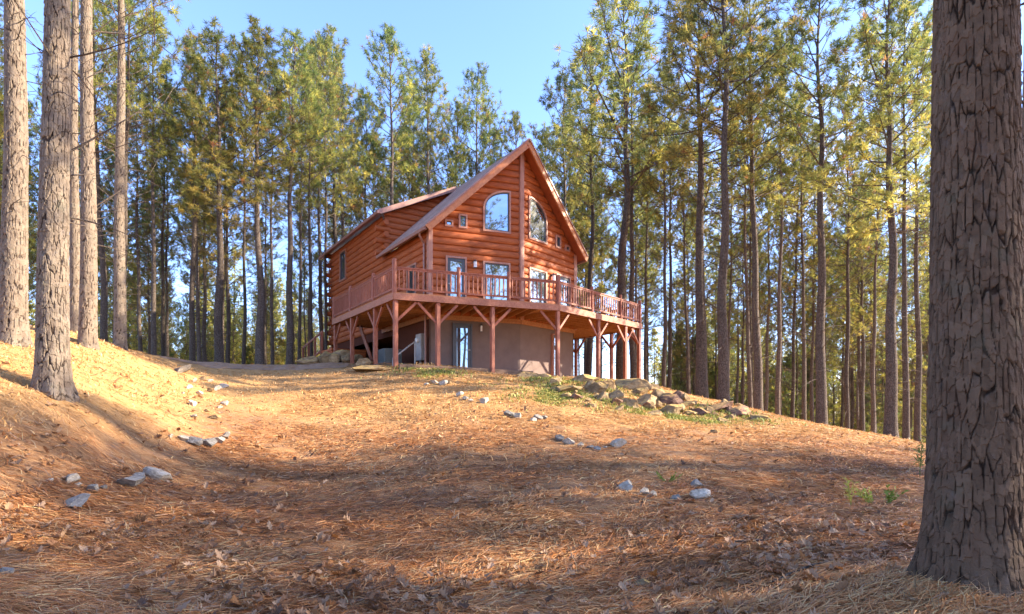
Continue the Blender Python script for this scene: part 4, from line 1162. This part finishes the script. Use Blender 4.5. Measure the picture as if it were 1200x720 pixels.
rock_row([(509, 450, 9, .6, 'white'), (518, 452, 11, .6, 'white'), (526, 451, 7, .6, 'tan'), (499, 452, 6, .5, 'white'), (538, 465, 9, .7, 'white'), (546, 469, 8, .6, 'grey'), (552, 471, 6, .6, 'white'), (567, 473, 12, .6, 'white')],
         'in upper stone line below cabin', 'stone line below the cabin, upper part')
rock_row([(597, 489, 12, .65, 'grey'), (607, 491, 10, .7, 'grey'), (625, 494, 7, .7, 'white'), (631, 492, 10, .7, 'grey'), (637, 491, 8, .7, 'grey')],
         'in middle stone line below cabin', 'stone line below the cabin, middle part')
rock_row([(657, 517, 11, .75, 'grey'), (667, 521, 14, .65, 'white'), (681, 523, 8, .6, 'white'), (691, 526, 9, .5, 'grey'), (701, 529, 9, .8, 'grey'), (710, 526, 6, .5, 'white'), (724, 526, 19, .6, 'white')],
         'in lower stone line below cabin', 'stone line below the cabin, lower part')
rock_row([(735, 575, 23, .5, 'white'), (756, 580, 11, .7, 'white'), (766, 582, 10, .7, 'white'), (792, 587, 11, .75, 'grey'), (820, 585, 24, .55, 'white'), (818, 573, 19, .6, 'grey')],
         'at near end of stone line', 'stone line below the cabin, near end')
rock(753, 690, 17, .6, 'tan', 'small tan stone alone among the needles at the bottom of the view', None)
rock(4, 674, 14, .7, 'grey', 'small grey stone at the lower left edge of the view', None)
# boulder bank right of the deck
rock_row([(617, 443, 26, .32, 'tan'), (634, 444, 26, .36, 'tan'), (651, 450, 15, .7, 'tan'), (666, 460, 34, .42, 'tan'), (683, 449, 28, .45, 'tan'), (698, 461, 26, .7, 'tan'), (706, 470, 20, .5, 'tan'),
          (712, 458, 26, .6, 'tan'), (738, 458, 42, .42, 'tan'), (719, 470, 22, .7, 'tan'), (735, 478, 24, .6, 'tan'), (757, 478, 30, .55, 'tan'), (772, 468, 24, .5, 'tan'), (783, 488, 36, .42, 'tan'),
          (787, 474, 26, .6, 'red'), (797, 468, 15, .8, 'red'), (808, 477, 22, .45, 'tan'), (812, 487, 15, .6, 'tan'), (826, 486, 30, .36, 'red'), (841, 482, 32, .34, 'red'), (857, 485, 14, 1.1, 'red'), (872, 488, 26, .5, 'red'), (890, 493, 22, .4, 'tan'),
          (752, 462, 20, .6, 'tan'), (692, 478, 18, .4, 'tan'), (768, 488, 18, .45, 'tan'), (766, 458, 18, .6, 'tan'), (724, 482, 14, .5, 'tan')],
         'in boulder bank right of deck', 'boulder bank right of the deck', tilt=.3, sink=.50, k=1.12)
gb_ = np.random.default_rng(77)
for k in range(26):
    u = gb_.uniform(); rock(655 + 235 * u + gb_.normal(0, 6), 466 + 30 * u + gb_.normal(0, 7), gb_.uniform(6, 15), gb_.uniform(.4, .8), 'tan' if gb_.random() < .75 else 'red', 'small broken stone among the bigger boulders of the bank right of deck', 'small stones in the boulder bank', tilt=.5)
rock_row([(360, 424, 26, .45, 'tan'), (378, 425, 26, .6, 'tan'), (396, 425, 26, .6, 'tan'), (415, 425, 16, .6, 'tan'), (424, 429, 18, .5, 'tan'), (388, 419, 22, .6, 'tan'), (404, 418, 16, .7, 'tan')],
         'heaped under rear deck end', 'boulders under the rear end of the deck')
rock(430, 437, 44, .12, 'tan', 'long low tan stone slab in front of the left deck posts', None, rz=0, tilt=.03)

# ------------------------------------------------------------------ pine straw, leaves and grass lying on the ground (nobody could count them)
def polar(n, y0, y1, g, wide=1.12, pw=1.0):
    """points thinning out with distance from the photographer"""
    u = g.uniform(size=n); Y = y0 * (y1 / y0) ** (u ** pw)
    X = g.uniform(-wide, wide, n) * Y
    return X, Y
PAL = np.array([(.30, .125, .045), (.40, .185, .07), (.50, .27, .115), (.58, .37, .18), (.20, .08, .032), (.12, .055, .028), (.36, .15, .05), (.30, .20, .13)])
def straw(n, seed):
    g = np.random.default_rng(seed)
    X, Y = polar(n, 3.0, 24, g)
    keep = (fbm(X * 1.1, Y * 1.3, seed=61) + .55 * fbm(X * 3.5, Y * 3.5, seed=62)) > g.uniform(-.75, .35, n)
    keep &= ~((X < -5.2 - .1 * (Y - 8)) & (g.uniform(size=n) < .75))
    X, Y = X[keep], Y[keep]; n = len(X)
    clump = vnoise(X * 1.6, Y * 1.6, seed=71) * .7 + vnoise(X * 6, Y * 6, seed=72) * .5
    ang = .28 + clump + g.normal(0, .62, n)
    L = g.uniform(.07, .165, n) * (1 + .02 * Y); w = (.0009 + .00036 * Y) * g.uniform(.7, 1.3, n)
    z = ground(X, Y) + g.uniform(.001, .022, n) + .02 * np.maximum(0, vnoise(X * 2.2, Y * 2.2, seed=73))
    tilt = g.normal(0, .16, n)
    bend = g.normal(0, .35, n)
    d = np.stack([np.cos(ang) * np.cos(tilt), np.sin(ang) * np.cos(tilt), np.sin(tilt)], 1)
    d2 = np.stack([np.cos(ang + bend), np.sin(ang + bend), np.sin(tilt) * .2 - .05], 1)
    s = np.stack([-np.sin(ang), np.cos(ang), g.normal(0, .35, n)], 1)
    p0 = np.stack([X, Y, z], 1); p1 = p0 + d * L[:, None] * .5; p2 = p1 + d2 * L[:, None] * .5
    # follow the slope
    for p in (p1, p2): p[:, 2] += ground(p[:, 0], p[:, 1], False) - ground(X, Y, False)
    w = w[:, None]
    v = np.stack([p0 - s * w, p0 + s * w, p1 + s * w, p1 - s * w, p2 + s * w * .5, p2 - s * w * .5], 1).reshape(-1, 3)
    i = np.arange(n) * 6
    q = np.concatenate([np.stack([i, i + 1, i + 2, i + 3], 1), np.stack([i + 3, i + 2, i + 4, i + 5], 1)])
    tone = np.clip(g.normal(0, 1, n) + 1.2 * vnoise(X * .8, Y * .8, seed=81), -2, 2)
    ci = np.where(tone > 1.1, g.integers(2, 4, n), np.where(tone < -1.0, g.integers(4, 6, n), g.choice([0, 1, 6, 6, 1, 7, 2], n)))
    c = np.minimum(PAL[ci] * np.array([1.36, 1.28, 1.13]) * g.uniform(.8, 1.2, (n, 1)), .75)
    mm = mound_sun_mask(X, Y)[:, None]
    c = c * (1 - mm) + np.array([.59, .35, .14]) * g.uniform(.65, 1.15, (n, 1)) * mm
    o = link('pine_straw', mk_mesh('pine_straw', v, q, M['straw'], col=np.repeat(c, 6, 0)))
    tag(o, 'fallen orange brown pine needles covering the slope', 'pine straw', kind='stuff')
straw(420000, 5)

def blades(name, label, cat, X, Y, hmin, hmax, wid, col, g, lean=.5, wk=.0009):
    n = len(X); z = ground(X, Y) - .01; h = g.uniform(hmin, hmax, n) * (.55 + .9 * np.clip(fbm(X * 1.3, Y * 1.3, seed=95) + .4, 0, 1))
    az = g.uniform(0, 2 * PI, n); a2 = g.uniform(0, 2 * PI, n); ln = np.abs(g.normal(0, lean, n))
    w = (wid + wk * Y) * g.uniform(.7, 1.3, n)
    s = np.stack([np.cos(az), np.sin(az), 0 * az], 1) * w[:, None]
    dr = np.stack([np.cos(a2) * ln, np.sin(a2) * ln, np.ones(n)], 1); dr /= np.linalg.norm(dr, axis=1, keepdims=True)
    p0 = np.stack([X, Y, z], 1); p1 = p0 + dr * h[:, None] * .55
    dr2 = dr + np.stack([np.cos(a2) * .5, np.sin(a2) * .5, -.35 * np.ones(n)], 1); p2 = p1 + dr2 * h[:, None] * .5
    v = np.stack([p0 - s, p0 + s, p1 + s * .8, p1 - s * .8, p2], 1).reshape(-1, 3)
    i = np.arange(n) * 5
    q = np.stack([i, i + 1, i + 2, i + 3], 1); t = np.stack([i + 3, i + 2, i + 4], 1)
    o = link(name, mk_mesh(name, v, [q, t], M['straw'], col=np.repeat(col, 5, 0)))
    tag(o, label, cat, kind='stuff')
g = np.random.default_rng(90)
X, Y = polar(150000, 5, 26, g, 1.1)
mk = mound_sun_mask(X, Y) * (.5 + .8 * fbm(X * .9, Y * .9, seed=91)); kp = g.uniform(size=len(X)) < mk
kp &= ~((X > -14) & (X < -3.6) & (Y > 21))
X, Y = X[kp], Y[kp]
c = np.array([(.66, .39, .15), (.70, .48, .22), (.58, .32, .11), (.48, .30, .13)])[g.integers(0, 4, len(X))] * g.uniform(.75, 1.2, (len(X), 1))
blades('dry_grass', 'short dry yellow grass on the sunny bank and slope', 'dry grass', X, Y, .03, .11, .0015, c, g, .9)
X = g.uniform(-6, 8.5, 150000); Y = g.uniform(14, 20.5, 150000)
kp = g.uniform(size=len(X)) < green_mask(X, Y) * .8; X, Y = X[kp], Y[kp]
c = np.array([(.22, .25, .05), (.34, .34, .08), (.44, .38, .11), (.17, .2, .04)])[g.integers(0, 4, len(X))] * g.uniform(.75, 1.2, (len(X), 1))
blades('green_grass', 'patches of short green grass below the deck', 'grass', X, Y, .05, .16, .003, c, g, .6)

def leaf_litter(n, seed):
    g = np.random.default_rng(seed)
    X, Y = polar(n, 3.0, 15, g, 1.1)
    den = fbm(X * .9, Y * .9, seed=101) + .7 * np.exp(-((X - 2.4) ** 2 + (Y - 4.9) ** 2) / 2.2) + .45 * np.exp(-((X - 3.6) ** 2 + (Y - 6.3) ** 2) / 3) + .3 * np.exp(-((X + 3.6) ** 2 + (Y - 5) ** 2) / 3)
    kp = den > g.uniform(-.25, .9, n); X, Y = X[kp], Y[kp]; n = len(X)
    # a lobed outline: stalk, five lobes, curled
    half = np.array([(0, -.5), (.10, -.42), (.16, -.22), (.33, -.16), (.20, -.02), (.42, .14), (.22, .20), (.24, .40), (.08, .42), (0, .52)])
    out = np.concatenate([half, half[-2:0:-1] * [-1, 1]])
    m = len(out)
    sz = g.uniform(.04, .11, n); az = g.uniform(0, 2 * PI, n); cu = g.uniform(-1.6, 2.6, n); cv = g.uniform(-.6, 1.2, n)
    u = out[None, :, 0] * g.uniform(.75, 1.2, (n, 1)); w = out[None, :, 1] * np.ones((n, 1))
    zz = cu[:, None] * u * u + cv[:, None] * w * w * .8 + g.normal(0, .03, (n, m))
    rx, ry = g.normal(0, .35, n)[:, None], g.normal(0, .35, n)[:, None]
    zz = zz + rx * u + ry * w
    px = (u * np.cos(az)[:, None] - w * np.sin(az)[:, None]) * sz[:, None]; py = (u * np.sin(az)[:, None] + w * np.cos(az)[:, None]) * sz[:, None]
    zz = zz * sz[:, None]; zz = zz - np.minimum(zz.min(1, keepdims=True), 0) * .8
    base = ground(X, Y) + g.uniform(.012, .035, n)
    ring_ = np.stack([X[:, None] + px, Y[:, None] + py, base[:, None] + zz], -1)
    mid = np.stack([X, Y, base + .004 + np.maximum(0, -zz.min(1)) * .5], -1)[:, None]
    v = np.concatenate([ring_, mid], 1).reshape(-1, 3)
    i = (np.arange(n) * (m + 1))[:, None]; k = np.arange(m)[None]
    t = np.stack([i + k, i + (k + 1) % m, i + m + 0 * k], -1).reshape(-1, 3)
    pal = np.array([(.38, .26, .17), (.46, .34, .24), (.28, .17, .10), (.42, .23, .12), (.52, .41, .31), (.18, .11, .07), (.50, .26, .10)])
    c = np.array([.76, .61, .46]) * pal[g.choice(7, n, p=[.24, .2, .18, .1, .12, .1, .06])] * g.uniform(.8, 1.2, (n, 1))
    o = link('fallen_leaves', mk_mesh('fallen_leaves', v, t, M['straw'], col=np.repeat(c, m + 1, 0)))
    tag(o, 'curled fallen oak leaves scattered over the pine straw', 'leaves', kind='stuff')
leaf_litter(12000, 11)

# needles and dead grass heaped round the foot of the big trunk
g = np.random.default_rng(120)
n = 1100; a = g.uniform(0, 2 * PI, n); rr = .40 + np.abs(g.normal(0, .22, n))
X = 2.92 + np.cos(a) * rr; Y = 3.62 + np.sin(a) * rr
c = np.array([(.34, .20, .10), (.42, .29, .16), (.26, .13, .06), (.22, .17, .09)])[g.integers(0, 4, n)] * g.uniform(.7, 1.2, (n, 1))
blades('dead_grass', 'pale dead grass heaped round the foot of the massive right hand trunk', 'dead grass', X, Y, .08, .24, .0012, c, g, 2.2, .0003)
# scattered dry stalks
g = np.random.default_rng(121)
X, Y = polar(2600, 3.6, 13, g, 1.05)
c = np.array([(.42, .33, .2), (.5, .38, .2), (.33, .2, .09)])[g.integers(0, 3, len(X))] * g.uniform(.7, 1.2, (len(X), 1))
blades('dry_stalks', 'single dry stalks standing in the pine straw', 'dry stalks', X, Y, .05, .2, .0008, c, g, .9, .0003)

# small plants
def sprig(px, py, h, n, label, col, spread=.12, lw=.02):
    x, y, z = at_px(px, py); g = np.random.default_rng(int(px * 7 + py))
    t = thing('seedling', label, 'plant', (x, y, z))
    P, Q, NP, ND = [], [], [], []
    s = np.linspace(0, 1, 5)[:, None]
    for k in range(n):
        d = np.array([g.normal(0, spread), g.normal(0, spread), h * g.uniform(.6, 1)])
        P.append(d * s); Q.append(.004 * (1 - .6 * s[:, 0]))
        for u in (.45, .7, .95): NP.append(d * u); ND.append(np.array([d[0], d[1], .15]) / .2)
    v, q = tubes_np(np.array(P), np.array(Q), 4); link('stem', mk_mesh('stem', v, q, M['straw'], col=np.tile(np.array(col) * .8, (len(v), 1))), t)
    ND = np.array(ND); ND /= np.linalg.norm(ND, axis=1, keepdims=True) + 1e-6
    v, q, c = needles_np(np.array(NP), ND, 7, h * .15, h * .35, lw * h, g, np.tile(np.array(col), (len(NP), 1))); link('foliage', mk_mesh('foliage', v, q, M['straw'], col=c), t)
sprig(1078, 560, .62, 3, 'slender green pine seedling close to the massive right hand trunk', (.12, .17, .04), .05, .012)
sprig(997, 594, .34, 3, 'thin yellow-green sprig left of a leafy seedling on the right slope', (.42, .40, .08), .03, .02)
sprig(1022, 592, .2, 5, 'low yellow-green leafy seedling in the needles on the right slope', (.30, .34, .06), .09, .05)
sprig(1041, 591, .22, 5, 'small bushy green seedling nearest the pine seedling on the right slope', (.22, .28, .05), .09, .06)
sprig(782, 566, .14, 6, 'tiny green seedling beside the stones at the near end of the stone line', (.18, .24, .04), .1, .06)
# fallen sticks
def stick(px, py, L, ang, label):
    x, y, z = at_px(px, py); n = 10; s = np.linspace(-.5, .5, n); g = np.random.default_rng(int(px))
    xs = x + np.cos(ang) * L * s + np.cumsum(g.normal(0, .012, n)); ys = y + np.sin(ang) * L * s + np.cumsum(g.normal(0, .012, n))
    v, q = tubes_np(np.stack([xs, ys, ground(xs, ys) + .025], 1)[None], (.012 * (1.1 - np.abs(s + .2)))[None], 6)
    o = link('stick', mk_mesh('stick', v, q, M['bark'], smooth=True)); tag(o, label, 'stick')
stick(945, 667, .75, .45, 'bare stick lying across the leaf litter at the lower right')
stick(880, 637, .35, .1, 'short stick left of the longer one at the lower right')

# ------------------------------------------------------------------ light
SUN_AZ, SUN_EL = R(87), R(25)           # azimuth from straight ahead towards the right
w = bpy.data.worlds.new('World'); S.world = w; w.use_nodes = True
nt = w.node_tree; nt.nodes.clear()
out = nt.nodes.new('ShaderNodeOutputWorld'); bg = nt.nodes.new('ShaderNodeBackground'); sky = nt.nodes.new('ShaderNodeTexSky')
sky.sky_type = 'NISHITA'; sky.sun_disc = False; sky.sun_elevation = SUN_EL; sky.sun_rotation = SUN_AZ
sky.air_density = 1.0; sky.dust_density = .4; sky.ozone_density = 6.0
bg.inputs[1].default_value = .13
# thin wisps of cloud low on the right
tc = nt.nodes.new('ShaderNodeTexCoord'); mp = nt.nodes.new('ShaderNodeMapping'); mp.inputs['Scale'].default_value = (1.2, 1.2, 4)
nz = nt.nodes.new('ShaderNodeTexNoise'); nz.inputs['Scale'].default_value = 2.2; nz.inputs['Detail'].default_value = 7; nz.inputs['Distortion'].default_value = .4
rp = nt.nodes.new('ShaderNodeValToRGB'); rp.color_ramp.elements[0].position = .52; rp.color_ramp.elements[1].position = .85
rp.color_ramp.elements[1].color = (.6, .6, .6, 1)
mx = nt.nodes.new('ShaderNodeMix'); mx.data_type = 'RGBA'; mx.inputs[7].default_value = (7, 7.2, 7.6, 1)
nt.links.new(tc.outputs['Generated'], mp.inputs[0]); nt.links.new(mp.outputs[0], nz.inputs[0]); nt.links.new(nz.outputs[0], rp.inputs[0])
sx_ = nt.nodes.new('ShaderNodeSeparateXYZ'); nt.links.new(tc.outputs['Generated'], sx_.inputs[0])
mr_ = nt.nodes.new('ShaderNodeMapRange'); mr_.inputs[1].default_value = .15; mr_.inputs[2].default_value = .5; nt.links.new(sx_.outputs[0], mr_.inputs[0])
mu_ = nt.nodes.new('ShaderNodeMath'); mu_.operation = 'MULTIPLY'; nt.links.new(rp.outputs[0], mu_.inputs[0]); nt.links.new(mr_.outputs[0], mu_.inputs[1])
nt.links.new(mu_.outputs[0], mx.inputs[0]); tint_ = nt.nodes.new('ShaderNodeMix'); tint_.data_type = 'RGBA'; tint_.blend_type = 'MULTIPLY'; tint_.inputs[0].default_value = 1; tint_.inputs[7].default_value = (1.08, .915, 1.0, 1)
nt.links.new(sky.outputs[0], tint_.inputs[6]); nt.links.new(tint_.outputs[2], mx.inputs[6]); nt.links.new(mx.outputs[2], bg.inputs[0]); nt.links.new(bg.outputs[0], out.inputs[0])
sl = bpy.data.lights.new('sun', 'SUN'); sl.energy = 3.6; sl.angle = R(.55); sl.color = (1, .87, .69)
so = bpy.data.objects.new('sun', sl); COL.objects.link(so)
d = Vector((math.sin(SUN_AZ) * math.cos(SUN_EL), math.cos(SUN_AZ) * math.cos(SUN_EL), math.sin(SUN_EL)))
so.rotation_euler = d.to_track_quat('Z', 'Y').to_euler()
so.location = d * 80

# ------------------------------------------------------------------ output
vs = S.view_settings
vs.view_transform = 'Standard'; vs.look = 'None'; vs.gamma = 1; vs.use_curve_mapping = False; vs.exposure = 2.42
S.render.engine = 'CYCLES'
c = S.cycles
c.max_bounces = 6; c.diffuse_bounces = 4; c.glossy_bounces = 3; c.transmission_bounces = 3; c.transparent_max_bounces = 4
c.use_denoising = True
c.sample_clamp_indirect = 6
